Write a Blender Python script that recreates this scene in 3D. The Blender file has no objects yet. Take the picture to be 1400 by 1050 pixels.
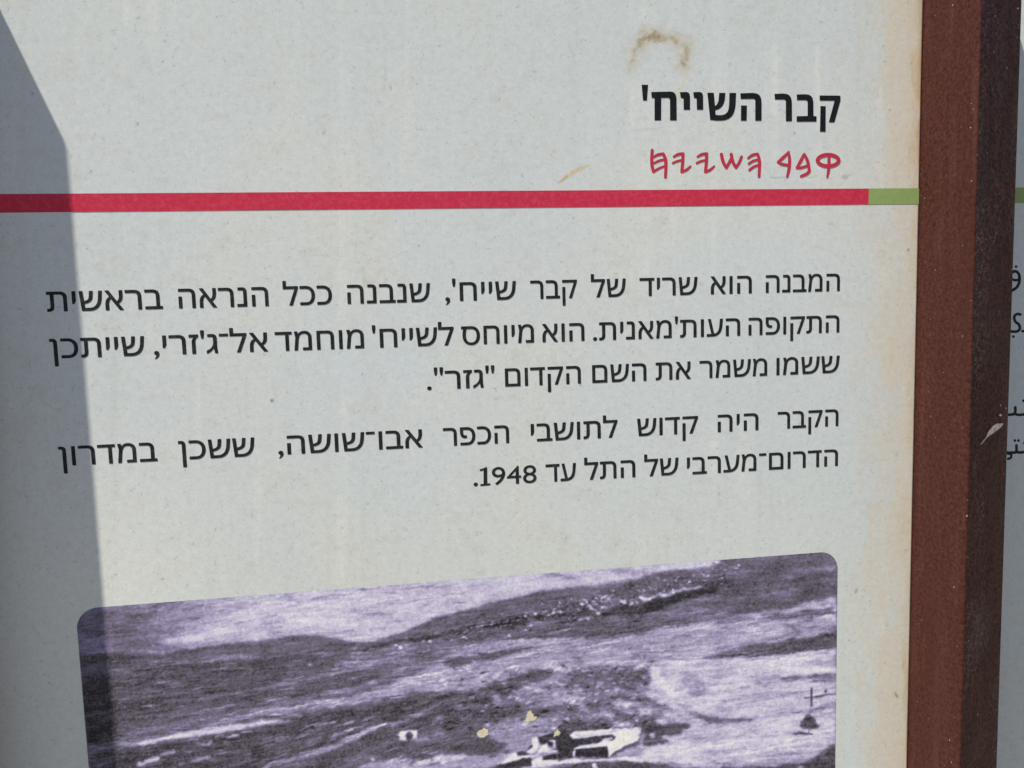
import bpy, math, random
import numpy as np
from mathutils import Vector, Matrix
from mathutils.geometry import tessellate_polygon

random.seed(7)
SC = bpy.context.scene
COL = SC.collection

# ------------------------------------------------------------------ camera, sky, sun, exposure
D = 0.55                      # camera to panel, metres (perpendicular)
CAM_Z = 1.45
F = 1037.89                   # focal length in pixels of a 1400 px wide frame
R = np.array([[0.9898299548624422, 0.028379574854937417, -0.13939605513811573],
              [-0.04093161243777561, 0.9952772954163067, -0.08802106754661441],
              [0.13623972827431552, 0.09283159462087748, 0.9863169021566475]])
M = np.array([[1, 0, 0], [0, 0, 1], [0, -1, 0]], float)
cw = M @ R.T @ np.diag([1.0, -1.0, -1.0])
cam_data = bpy.data.cameras.new('camera')
cam_data.sensor_fit = 'HORIZONTAL'
cam_data.sensor_width = 36.0
cam_data.lens = 36.0 * F / 1400.0
cam_data.clip_start = 0.01
cam_data.clip_end = 500.0
cam = bpy.data.objects.new('camera', cam_data)
COL.objects.link(cam)
mw = Matrix([list(r) for r in cw]).to_4x4()
mw.translation = Vector((0.0, -D, CAM_Z))
cam.matrix_world = mw
SC.camera = cam

SUN_A, SUN_B = 1.79, 4.58     # towards the sun: (-A, -1, B)
sun_dir = Vector((-SUN_A, -1.0, SUN_B)).normalized()
world = bpy.data.worlds.new('World')
SC.world = world
world.use_nodes = True
wn = world.node_tree
wn.nodes.clear()
sky = wn.nodes.new('ShaderNodeTexSky')
sky.sky_type = 'NISHITA'
sky.sun_disc = False
sky.ozone_density = 4.5
sky.dust_density = 0.4
sky.sun_elevation = math.asin(sun_dir.z)
sky.sun_rotation = math.atan2(sun_dir.x, sun_dir.y)
bg = wn.nodes.new('ShaderNodeBackground')
bg.inputs['Strength'].default_value = 0.047
wo = wn.nodes.new('ShaderNodeOutputWorld')
wn.links.new(sky.outputs[0], bg.inputs[0])
wn.links.new(bg.outputs[0], wo.inputs[0])

sl = bpy.data.lights.new('sun', 'SUN')
sl.energy = 5.0
sl.angle = math.radians(0.53)
sl.color = (1.0, 0.92, 0.79)
so = bpy.data.objects.new('sun', sl)
COL.objects.link(so)
so.rotation_euler = sun_dir.to_track_quat('Z', 'Y').to_euler()
so.location = (0, 0, 6)

SC.view_settings.view_transform = 'Standard'
SC.view_settings.look = 'None'
SC.view_settings.exposure = 0.91
SC.view_settings.gamma = 1.0
SC.view_settings.use_curve_mapping = False

# ------------------------------------------------------------------ helpers
def rays(px):
    q = (np.atleast_2d(np.asarray(px, float)) - [700, 525]) / F
    d = np.c_[q, np.ones(len(q))] @ R
    return d[:, :2] / d[:, 2:]

def on_plane(px, dep=0.0):
    """points of the photograph on a plane parallel to the sign, dep metres in front of it"""
    uv = rays(px) * (D - dep)
    return np.c_[uv[:, 0], np.full(len(uv), -dep), CAM_Z - uv[:, 1]]

def to_px(x, z):
    """sign plane (metres) -> photograph pixels"""
    c = np.stack([x / D, (CAM_Z - z) / D, np.ones_like(x)], -1) @ R.T
    return c[..., 0] / c[..., 2] * F + 700, c[..., 1] / c[..., 2] * F + 525

def lin(c):
    c = np.asarray(c, float) / 255.0
    return np.where(c <= 0.04045, c / 12.92, ((c + 0.055) / 1.055) ** 2.4)

def link(name, me, mat, parent=None):
    o = bpy.data.objects.new(name, me)
    COL.objects.link(o)
    if mat is not None:
        me.materials.append(mat)
    if parent is not None:
        o.parent = parent
    return o

def mesh_from(verts, faces):
    me = bpy.data.meshes.new('m')
    me.from_pydata([tuple(map(float, v)) for v in verts], [], [tuple(int(i) for i in f) for f in faces])
    me.update()
    return me

def hash2(ix, iy, seed):
    h = (ix.astype(np.int64) * 374761393 + iy.astype(np.int64) * 668265263 + seed * 974634777) & 0xffffffff
    h = ((h ^ (h >> 13)) * 1274126177) & 0xffffffff
    h = h ^ (h >> 16)
    return (h & 0xffffff) / float(0xffffff)

def vnoise(x, y, seed=0):
    ix, iy = np.floor(x), np.floor(y)
    fx, fy = x - ix, y - iy
    fx, fy = fx * fx * (3 - 2 * fx), fy * fy * (3 - 2 * fy)
    a, b = hash2(ix, iy, seed), hash2(ix + 1, iy, seed)
    c, d = hash2(ix, iy + 1, seed), hash2(ix + 1, iy + 1, seed)
    return (a + (b - a) * fx) * (1 - fy) + (c + (d - c) * fx) * fy

def fbm(x, y, seed=0, octv=4, gain=0.55):
    s, a, t = 0.0, 1.0, 0.0
    for k in range(octv):
        s = s + a * (vnoise(x, y, seed + 17 * k) - 0.5)
        t += a
        x, y, a = x * 2.03 + 11.3, y * 2.03 + 5.7, a * gain
    return s / t * 2.0

def sstep(a, b, x):
    t = np.clip((x - a) / (b - a), 0, 1)
    return t * t * (3 - 2 * t)

def poly_sd(px, py, pts):
    """signed distance to a polygon, negative inside"""
    d2 = np.full(px.shape, 1e18)
    ins = np.zeros(px.shape, bool)
    n = len(pts)
    for i in range(n):
        x0, y0 = pts[i]
        x1, y1 = pts[(i + 1) % n]
        ex, ey = x1 - x0, y1 - y0
        t = np.clip(((px - x0) * ex + (py - y0) * ey) / (ex * ex + ey * ey + 1e-12), 0, 1)
        d2 = np.minimum(d2, (px - x0 - t * ex) ** 2 + (py - y0 - t * ey) ** 2)
        if y0 != y1:
            c = ((y0 > py) != (y1 > py)) & (px < (x1 - x0) * (py - y0) / (y1 - y0) + x0)
            ins ^= c
    return np.sqrt(d2) * np.where(ins, -1, 1)

def line_sd(px, py, pts, ws):
    """distance to a polyline minus its (varying) half width"""
    best = np.full(px.shape, 1e9)
    for i in range(len(pts) - 1):
        x0, y0 = pts[i]
        x1, y1 = pts[i + 1]
        ex, ey = x1 - x0, y1 - y0
        t = np.clip(((px - x0) * ex + (py - y0) * ey) / (ex * ex + ey * ey + 1e-12), 0, 1)
        w = ws[i] + (ws[i + 1] - ws[i]) * t
        best = np.minimum(best, np.hypot(px - x0 - t * ex, py - y0 - t * ey) - w / 2)
    return best

# ------------------------------------------------------------------ materials
def new_mat(name):
    m = bpy.data.materials.new(name)
    m.use_nodes = True
    nt = m.node_tree
    nt.nodes.clear()
    out = nt.nodes.new('ShaderNodeOutputMaterial')
    b = nt.nodes.new('ShaderNodeBsdfPrincipled')
    nt.links.new(b.outputs[0], out.inputs[0])
    return m, nt, b

def N(nt, kind, **kw):
    n = nt.nodes.new(kind)
    for k, v in kw.items():
        if k in n.inputs:
            n.inputs[k].default_value = v
        else:
            setattr(n, k, v)
    return n

def math_n(nt, op, a, b=None, clamp=False):
    n = nt.nodes.new('ShaderNodeMath')
    n.operation = op
    n.use_clamp = clamp
    for i, v in enumerate((a, b)):
        if v is None:
            continue
        if isinstance(v, (int, float)):
            n.inputs[i].default_value = v
        else:
            nt.links.new(v, n.inputs[i])
    return n.outputs[0]

def ramp(nt, fac, lo, hi, a=0.0, b=1.0):
    n = nt.nodes.new('ShaderNodeMapRange')
    n.inputs['From Min'].default_value = lo
    n.inputs['From Max'].default_value = hi
    n.inputs['To Min'].default_value = a
    n.inputs['To Max'].default_value = b
    n.clamp = True
    nt.links.new(fac, n.inputs['Value'])
    return n.outputs[0]

def mixc(nt, fac, a, b, mode='MIX'):
    n = nt.nodes.new('ShaderNodeMix')
    n.data_type = 'RGBA'
    n.blend_type = mode
    ins = {'f': n.inputs[0], 'a': n.inputs[6], 'b': n.inputs[7]}
    for k, v in (('f', fac), ('a', a), ('b', b)):
        if isinstance(v, (int, float)):
            ins[k].default_value = v
        elif isinstance(v, (tuple, list)):
            ins[k].default_value = tuple(v) + (1.0,) if len(v) == 3 else tuple(v)
        else:
            nt.links.new(v, ins[k])
    return n.outputs[2]

def coords(nt, sx=1, sy=1, sz=1):
    tc = nt.nodes.new('ShaderNodeTexCoord')
    mp = nt.nodes.new('ShaderNodeMapping')
    mp.inputs['Scale'].default_value = (sx, sy, sz)
    nt.links.new(tc.outputs['Object'], mp.inputs[0])
    return mp.outputs[0]

def noise(nt, vec, scale, detail=3.0, rough=0.55, dist=0.0):
    n = nt.nodes.new('ShaderNodeTexNoise')
    n.inputs['Scale'].default_value = scale
    n.inputs['Detail'].default_value = detail
    n.inputs['Roughness'].default_value = rough
    n.inputs['Distortion'].default_value = dist
    nt.links.new(vec, n.inputs['Vector'])
    return n.outputs['Fac']

def hairs(nt, seed, scale, width, cover):
    """mask of short fibres: contour lines of one noise, broken up by another"""
    v = coords(nt)
    add = nt.nodes.new('ShaderNodeVectorMath')
    add.operation = 'ADD'
    add.inputs[1].default_value = (seed * 3.17, seed * 1.3, seed * 2.2)
    nt.links.new(v, add.inputs[0])
    a = noise(nt, add.outputs[0], scale, 2.0, 0.5, 0.6)
    ln = ramp(nt, math_n(nt, 'ABSOLUTE', math_n(nt, 'SUBTRACT', a, 0.5)), 0.0, width, 1.0, 0.0)
    add2 = nt.nodes.new('ShaderNodeVectorMath')
    add2.operation = 'ADD'
    add2.inputs[1].default_value = (seed + 9.1, 3.0, seed)
    nt.links.new(v, add2.inputs[0])
    br = noise(nt, add2.outputs[0], scale * 0.9, 1.0, 0.5)
    return math_n(nt, 'MULTIPLY', ln, ramp(nt, br, cover, cover + 0.06))

def surface_bump(nt, b, strength, dist, scale):
    v = coords(nt)
    h = math_n(nt, 'ADD', noise(nt, v, scale, 4.0, 0.6), math_n(nt, 'MULTIPLY', noise(nt, v, scale * 0.22, 2.0), 1.4))
    bp = nt.nodes.new('ShaderNodeBump')
    bp.inputs['Strength'].default_value = strength
    bp.inputs['Distance'].default_value = dist
    nt.links.new(h, bp.inputs['Height'])
    nt.links.new(bp.outputs[0], b.inputs['Normal'])

def print_material(name, attr=None, color=None, rough=0.5, spec=0.35, fibre=0.3, wear=0.0, wear_col=(0.5, 0.5, 0.5), grain=0.05):
    m, nt, b = new_mat(name)
    if attr:
        at = nt.nodes.new('ShaderNodeVertexColor')
        at.layer_name = attr
        col = at.outputs['Color']
    else:
        rgb = nt.nodes.new('ShaderNodeRGB')
        rgb.outputs[0].default_value = tuple(color) + (1.0,)
        col = rgb.outputs[0]
    v = coords(nt)
    g = math_n(nt, 'ADD', math_n(nt, 'MULTIPLY', noise(nt, v, 560.0, 3.0, 0.65), 0.5), math_n(nt, 'MULTIPLY', noise(nt, v, 210.0, 3.0, 0.6), 0.5))
    col = mixc(nt, 1.0, col, mixc(nt, ramp(nt, g, 0.34, 0.66), (1 - grain,) * 3, (1 + grain,) * 3), 'MULTIPLY')
    if wear > 0:
        w = math_n(nt, 'MULTIPLY', ramp(nt, noise(nt, v, 240.0, 5.0, 0.7, 0.8), 0.46, 0.72), wear)
        col = mixc(nt, w, col, wear_col)
        h = math_n(nt, 'MULTIPLY', hairs(nt, 4, 230.0, 0.02, 0.52), wear * 0.8)
        col = mixc(nt, h, col, wear_col)
    if fibre > 0:
        h1 = math_n(nt, 'MULTIPLY', hairs(nt, 1, 210.0, 0.014, 0.57), fibre)
        h2 = math_n(nt, 'MULTIPLY', hairs(nt, 2, 330.0, 0.02, 0.56), fibre * 0.7)
        sp = math_n(nt, 'MULTIPLY', ramp(nt, noise(nt, v, 420.0, 1.0), 0.765, 0.80), fibre * 1.3)
        mx = math_n(nt, 'MAXIMUM', math_n(nt, 'MAXIMUM', h1, h2), sp, True)
        col = mixc(nt, mx, col, (0.19, 0.19, 0.20))
    nt.links.new(col, b.inputs['Base Color'])
    b.inputs['Roughness'].default_value = rough
    b.inputs['Specular IOR Level'].default_value = spec
    surface_bump(nt, b, 0.20, 0.00012, 900.0)
    return m

K = 1.10                                   # photographed sunlit value -> base colour
MAT_PANEL = print_material('weathered_printed_laminate', attr='Paint', fibre=0.52, grain=0.075, spec=0.25)
MAT_PHOTO = print_material('printed_photograph', attr='Paint', fibre=0.0, grain=0.16, spec=0.22, rough=0.55)
MAT_BLACK = print_material('black_print', color=(0.013, 0.0145, 0.018), spec=0.15, fibre=0.0, wear=0.2, wear_col=(0.17, 0.175, 0.18), grain=0.2)
MAT_HEAD = print_material('heading_print', color=(0.0075, 0.009, 0.012), spec=0.15, fibre=0.0, wear=0.07, wear_col=(0.20, 0.20, 0.20), grain=0.2)
MAT_RED = print_material('red_print', color=tuple(lin((186, 44, 72)) * K), spec=0.15, fibre=0.0, wear=0.42, wear_col=tuple(lin((196, 96, 110)) * K), grain=0.07)
MAT_REDTXT = print_material('red_script_print', color=tuple(lin((176, 44, 66)) * K), fibre=0.0, wear=0.06, wear_col=tuple(lin((196, 96, 110)) * K))
MAT_GREEN = print_material('green_print', color=tuple(lin((132, 156, 96)) * K), fibre=0.0, wear=0.22, wear_col=tuple(lin((160, 180, 125)) * K), grain=0.06)

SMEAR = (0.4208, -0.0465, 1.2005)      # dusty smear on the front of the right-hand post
def post_material():
    m, nt, b = new_mat('brown_powder_coat')
    v = coords(nt)
    vz = coords(nt, 1, 1, 0.35)
    col = mixc(nt, ramp(nt, noise(nt, v, 330.0, 5.0, 0.7), 0.34, 0.66), (0.030, 0.0108, 0.0092), (0.090, 0.0325, 0.0262))
    col = mixc(nt, ramp(nt, noise(nt, vz, 28.0, 4.0, 0.6), 0.35, 0.75, 0.0, 0.6), col, (0.050, 0.0175, 0.0145))
    col = mixc(nt, ramp(nt, noise(nt, coords(nt, 1, 1, 0.12), 75.0, 4.0, 0.65), 0.52, 0.78, 0.0, 0.35), col, (0.120, 0.055, 0.043))
    dust = math_n(nt, 'MULTIPLY', ramp(nt, noise(nt, v, 60.0, 6.0, 0.75), 0.55, 0.85), 0.05)
    col = mixc(nt, dust, col, (0.22, 0.17, 0.14))
    fl = ramp(nt, noise(nt, v, 430.0, 0.0), 0.845, 0.87)
    col = mixc(nt, math_n(nt, 'MULTIPLY', fl, 0.7), col, (0.42, 0.34, 0.30))
    dk = ramp(nt, noise(nt, v, 190.0, 1.0), 0.74, 0.79, 0.0, 0.6)
    col = mixc(nt, dk, col, (0.022, 0.010, 0.010))
    # pale dust and painted glints in the crackled paint of the weathered front, and one dusty smear
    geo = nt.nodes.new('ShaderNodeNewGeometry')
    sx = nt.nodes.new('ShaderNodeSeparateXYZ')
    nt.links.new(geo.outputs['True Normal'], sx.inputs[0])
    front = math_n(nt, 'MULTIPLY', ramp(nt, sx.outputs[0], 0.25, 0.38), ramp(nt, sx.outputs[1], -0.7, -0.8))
    cr = math_n(nt, 'MAXIMUM', hairs(nt, 6, 260.0, 0.03, 0.46), math_n(nt, 'MULTIPLY', hairs(nt, 7, 380.0, 0.04, 0.47), 0.7))
    patch = ramp(nt, noise(nt, vz, 24.0, 4.0, 0.65), 0.44, 0.66)
    cr = math_n(nt, 'MULTIPLY', math_n(nt, 'MULTIPLY', cr, patch), math_n(nt, 'MULTIPLY', front, 0.5))
    col = mixc(nt, cr, col, (0.42, 0.36, 0.34))
    shade_pits = math_n(nt, 'MULTIPLY', ramp(nt, noise(nt, v, 340.0, 2.0, 0.6), 0.50, 0.60), math_n(nt, 'MULTIPLY', front, 0.75))  # dark pits on the front only, also painting that face's shade deeper
    col = mixc(nt, shade_pits, col, (0.012, 0.0055, 0.0055))
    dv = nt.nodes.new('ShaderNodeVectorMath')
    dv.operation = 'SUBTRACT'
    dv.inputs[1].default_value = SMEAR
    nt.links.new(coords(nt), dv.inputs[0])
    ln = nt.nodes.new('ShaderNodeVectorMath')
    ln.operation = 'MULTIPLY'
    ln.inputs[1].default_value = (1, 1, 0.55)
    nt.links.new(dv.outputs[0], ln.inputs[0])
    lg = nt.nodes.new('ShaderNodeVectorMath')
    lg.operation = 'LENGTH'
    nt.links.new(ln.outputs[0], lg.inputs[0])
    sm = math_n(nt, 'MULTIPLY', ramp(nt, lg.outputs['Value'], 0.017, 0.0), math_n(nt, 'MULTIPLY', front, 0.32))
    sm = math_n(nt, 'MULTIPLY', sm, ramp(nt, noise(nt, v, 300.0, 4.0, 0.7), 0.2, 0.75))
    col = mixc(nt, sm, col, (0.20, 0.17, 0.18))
    nt.links.new(col, b.inputs['Base Color'])
    rg = ramp(nt, noise(nt, vz, 45.0, 4.0, 0.6), 0.3, 0.7, 0.34, 0.56)
    nt.links.new(rg, b.inputs['Roughness'])
    b.inputs['Specular IOR Level'].default_value = 0.06
    h = math_n(nt, 'ADD', noise(nt, v, 480.0, 3.0, 0.6), math_n(nt, 'MULTIPLY', noise(nt, v, 170.0, 2.0, 0.5, 1.2), 0.9))
    bp = nt.nodes.new('ShaderNodeBump')
    bp.inputs['Strength'].default_value = 0.42
    bp.inputs['Distance'].default_value = 0.0006
    nt.links.new(h, bp.inputs['Height'])
    nt.links.new(bp.outputs[0], b.inputs['Normal'])
    return m
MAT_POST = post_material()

def simple_material(name, a, c, scale, rough):
    m, nt, b = new_mat(name)
    v = coords(nt)
    nt.links.new(mixc(nt, ramp(nt, noise(nt, v, scale, 6.0, 0.65), 0.3, 0.7), a, c), b.inputs['Base Color'])
    b.inputs['Roughness'].default_value = rough
    return m
MAT_CHIP = simple_material('bare_metal_scratch', (0.20, 0.17, 0.16), (0.75, 0.70, 0.66), 420.0, 0.45)
MAT_GROUND = simple_material('dry_earth', (0.11, 0.095, 0.07), (0.17, 0.145, 0.105), 3.0, 0.95)

# ------------------------------------------------------------------ setting
g = 40.0
go = link('ground', mesh_from([(-g, -g, 0), (g, -g, 0), (g, g, 0), (-g, g, 0)], [(0, 1, 2, 3)]), MAT_GROUND)
go['kind'] = 'structure'

# ------------------------------------------------------------------ the board
XB, XE = 0.7265 * D, 0.821 * D              # left and right side of the right-hand post
DA, DB = 0.106 * D, 0.064 * D               # how far its two front corners stand out from the panels
XL = -0.540 * D                             # right side of the left-hand post, just out of the picture
DL = (-0.393 * D - XL) / SUN_A              # its right front corner stands out this far (throws the shadow edge at -0.393)
PERIOD = XE - XL
Z_POST = CAM_Z + (0.216 + SUN_B * 0.064) * D
Z_POST_L = CAM_Z + 0.216 * D + SUN_B * DL
Z_TOP, Z_BOT = Z_POST - 0.004, CAM_Z - 0.95 * D

board = bpy.data.objects.new('information_board', None)
COL.objects.link(board)
board.location = (0, 0, 0)
board['label'] = 'weathered outdoor information board with pale printed panels held between brown steel posts'
board['category'] = 'information board'

def rounded_section(pts, rad, seg=6):
    out = []
    n = len(pts)
    for i in range(n):
        p0, p, p1 = (Vector(pts[i - 1]), Vector(pts[i]), Vector(pts[(i + 1) % n]))
        a, b = (p0 - p).normalized(), (p1 - p).normalized()
        ang = a.angle(b)
        t = rad / math.tan(ang / 2)
        c = p + (a + b).normalized() * (rad / math.sin(ang / 2))
        s, e = p + a * t - c, p + b * t - c
        tot = math.atan2(s.x * e.y - s.y * e.x, s.dot(e))
        for k in range(seg + 1):
            w = tot * k / seg
            out.append((c.x + s.x * math.cos(w) - s.y * math.sin(w), c.y + s.x * math.sin(w) + s.y * math.cos(w)))
    return out

def build_post(dx, da, db, z_post):
    sec = rounded_section([(XB + dx, 0.03), (XB + dx, -da), (XE + dx, -db), (XE + dx, 0.03)], 0.0018)
    n = len(sec)
    zs = [-0.05, 0.5, 1.0, 1.5, z_post - 0.0015, z_post]
    cx = sum(p[0] for p in sec) / n
    cy = sum(p[1] for p in sec) / n
    verts, faces = [], []
    for k, z in enumerate(zs):
        s = 0.97 if k == len(zs) - 1 else 1.0
        verts += [(cx + (x - cx) * s, cy + (y - cy) * s, z) for x, y in sec]
    for k in range(len(zs) - 1):
        for i in range(n):
            j = (i + 1) % n
            faces.append((k * n + i, k * n + j, (k + 1) * n + j, (k + 1) * n + i))
    faces.append(tuple(range((len(zs) - 1) * n, len(zs) * n)))
    faces.append(tuple(reversed(range(n))))
    me = mesh_from(verts, faces)
    return me

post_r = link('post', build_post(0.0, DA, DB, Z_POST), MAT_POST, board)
post_r['label'] = 'brown post with a pale scratch on its dark front face'
post_l = link('post', build_post(-PERIOD, DL + DA - DB, DL, Z_POST_L), MAT_POST, board)

# chipped scratch on the angled face of the post
def on_front_face(px):
    uv = rays(px)
    p0 = np.array([XB, -DA])
    d = np.array([XE - XB, DA - DB])
    nrm = np.array([d[1], -d[0]])
    nrm /= np.hypot(*nrm)
    out = []
    for u, v in uv:
        s = (nrm @ (p0 - [0, -D])) / (nrm @ [u, 1.0])
        out.append((u * s + nrm[0] * 0.0003, -D + s + nrm[1] * 0.0003, CAM_Z - v * s))
    return out
def chip(name, pts):
    tri = tessellate_polygon([[Vector(p) for p in pts]])
    return link(name, mesh_from(pts, tri), MAT_CHIP, post_r)
chip('paint_scratch', on_front_face([(1340 + x / 7, 520 + y / 7) for x, y in
     [(-2, 617), (30, 572), (58, 535), (66, 508), (82, 480), (104, 452), (128, 430), (160, 412), (190, 414), (215, 409), (216, 424), (190, 452), (160, 478), (110, 512), (62, 548), (30, 588), (4, 615)]]))
for (cx_, cy_, r_) in ((1367.3, 567.5, 1.9), (1367.5, 554, 0.9), (1374.5, 558, 0.8), (1391.0, 11.7, 1.2)):
    chip('paint_chip', on_front_face([(cx_ + r_ * (0.8 + 0.4 * hash2(np.array(k), np.array(int(cx_ * 3)), 5)) * math.cos(k * 0.785), cy_ + r_ * (0.7 + 0.5 * hash2(np.array(k), np.array(int(cy_)), 3)) * math.sin(k * 0.785)) for k in range(8)]))

# ---- panels
STEP = 2.2 / F * D
def panel_paint(x, z):
    px, py = to_px(x, z)
    px, py = np.clip(px, -400, 3000), np.clip(py, -600, 2000)
    c = np.empty(px.shape + (3,))
    c[:] = lin((196, 204, 208))
    n1 = fbm(px / 170, py / 260, 3, 4)
    n2 = fbm(px / 90, py / 120, 31, 4)
    def blend(col, a):
        a = np.clip(a, 0, 1)[..., None]
        c[:] = c * (1 - a) + lin(col) * a
    blend((192, 202, 206), sstep(0.0, 0.75, n1 + 0.25 * n2) * 0.75)
    blend((202, 205, 201), sstep(0.05, 0.8, -n1 + 0.4 * n2) * 0.55)
    blend((202, 206, 199), sstep(560, 860, py) * 0.3)
    blend((190, 199, 202), sstep(260, 0, py) * 0.45)
    # rain streaks
    st = fbm(px / 16, py / 900, 8, 4)
    blend((212, 216, 214), sstep(0.12, 0.7, st) * 0.6 * sstep(-0.2, 0.5, n2))
    blend((186, 189, 187), sstep(0.15, 0.8, -st) * 0.28)
    blend((188, 190, 186), sstep(0.1, 0.6, fbm(px / 22, py / 16, 61, 4)) * 0.35)
    # washed pale patches
    for (cx, cy, rx, ry, a) in ((500, 500, 130, 30, .35), (520, 660, 90, 40, .25), (1000, 330, 90, 50, .2), (1200, 470, 16, 40, .45), (330, 470, 90, 20, .2), (1190, 1030, 40, 60, .4)):
        d = ((px - cx) / rx) ** 2 + ((py - cy) / ry) ** 2
        blend((194, 207, 213), (1 - sstep(0.2, 1.3, d + 0.5 * n2)) * a)
    # warm dusty strip beside the post
    edge = 1259.5 - 0.00002 * np.clip(py - 100, 0, None) ** 2
    dpost = edge - px
    blend((201, 195, 181), sstep(84, 6, dpost + 42 * n2 + 40 * fbm(px / 14, py / 60, 5, 4)) * 0.85 * (dpost > -30))
    tan = fbm(px / 6, py / 26, 77, 4)
    zone = np.maximum(np.exp(-((py - 150) / 130) ** 2), np.maximum(0.9 * np.exp(-((py - 960) / 130) ** 2), 0.45))
    blend((186, 160, 122), sstep(17, 0, dpost + 13 * tan) * zone * 0.75 * (dpost > -30))
    blend((150, 118, 84), sstep(5, 0, dpost + 3 * tan) * zone * 0.6 * (dpost > -30))
    # grime at the far left
    blend((176, 170, 158), sstep(26, -8, px + 8 * n2) * sstep(250, 800, py) * 0.3)
    blend((216, 219, 217), sstep(520, 850, py) * sstep(420, 100, px) * 0.6)  # base colour raised at the lower left to lighten the shade there
    # brown splash above the heading, with a drip
    t1 = lambda *p: [(850 + a / 3.5, 20 + b / 3.5) for a, b in p]
    k1 = fbm(px / 7, py / 7, 91, 4)
    k2 = fbm(px / 2.6, py / 2.6, 92, 3)
    d = line_sd(px, py, t1((45, 250), (62, 165), (110, 112), (165, 98), (250, 118), (305, 150), (312, 190), (296, 245)), [4, 7, 13, 15, 10, 13, 10, 6])
    blend((176, 162, 128), sstep(17, -9, d + 9 * k1 + 3 * k2) * 0.5)
    blend((146, 126, 88), sstep(1, -9, d + 9 * k1 + 5 * k2) * 0.55)
    d = line_sd(px, py, t1((85, 128), (150, 100), (180, 108)), [5, 9, 6])
    blend((140, 122, 84), sstep(1, -4, d + 4 * k2) * 0.6)
    d = line_sd(px, py, t1((288, 225), (300, 245)), [4, 6])
    blend((160, 126, 82), sstep(1.5, -2.5, d + 2 * k2) * 0.55)
    d = line_sd(px, py, t1((155, 68), (155, 95)), [1.5, 3])
    blend((118, 98, 62), sstep(1, -1.5, d + 2 * k2) * 0.6)
    d = line_sd(px, py, [(936, 95), (934, 118), (925, 128), (926, 140)], [1.5, 3, 5, 3])
    blend((206, 194, 162), sstep(2, -2, d + 2 * k1) * 0.6)
    d = line_sd(px, py, [(764, 250), (772, 243), (783, 236), (797, 229), (806, 226)], [1.5, 4, 5.5, 4, 1.5])
    blend((196, 182, 148), sstep(2.0, -2.0, d + 1.6 * k2) * 0.95)
    d = line_sd(px, py, [(766, 249), (775, 242)], [1.5, 2])
    blend((160, 134, 92), sstep(1, -1, d) * 0.6)
    # grey scuffs and small dirt spots
    for pts, w, col, a in (([(1052, 243.5), (1064, 242.6), (1078, 242.4)], 1.2, (150, 156, 158), .6),
                           ([(1105, 243), (1118, 240.5)], 1.2, (168, 172, 172), .5),
                           ([(862, 178), (890, 177), (905, 175)], 1.3, (172, 176, 178), .5),
                           ([(1154, 242), (1157, 241.5)], 6, (150, 152, 152), .55),
                           ([(371.8, 547.5), (372.2, 547.8)], 2.8, (64, 46, 30), .95),
                           ([(1241.5, 341.5), (1242, 341.5)], 2.2, (70, 66, 60), .9),
                           ([(1170, 810), (1171, 806)], 2.6, (140, 146, 140), .7),
                           ([(1224, 948), (1227, 953)], 2.0, (110, 104, 96), .8),
                           ([(533, 117), (534, 122)], 1.6, (120, 124, 124), .7),
                           ([(186, 167), (188, 170)], 1.6, (110, 112, 114), .8),
                           ([(222, 84), (223, 85)], 1.6, (120, 122, 124), .7),
                           ([(1216, 150), (1217, 151)], 2, (130, 128, 120), .6),
                           ([(497, 365), (498, 380), (499, 392)], 2.2, (176, 172, 162), .4),
                           ([(794, 527), (794.6, 527)], 2.2, (170, 140, 100), .8)):
        d = line_sd(px, py, pts, [w] * len(pts))
        blend(col, sstep(1.2, -0.8, d) * a)
    return np.clip(c * K, 0.0, 0.86)

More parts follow.
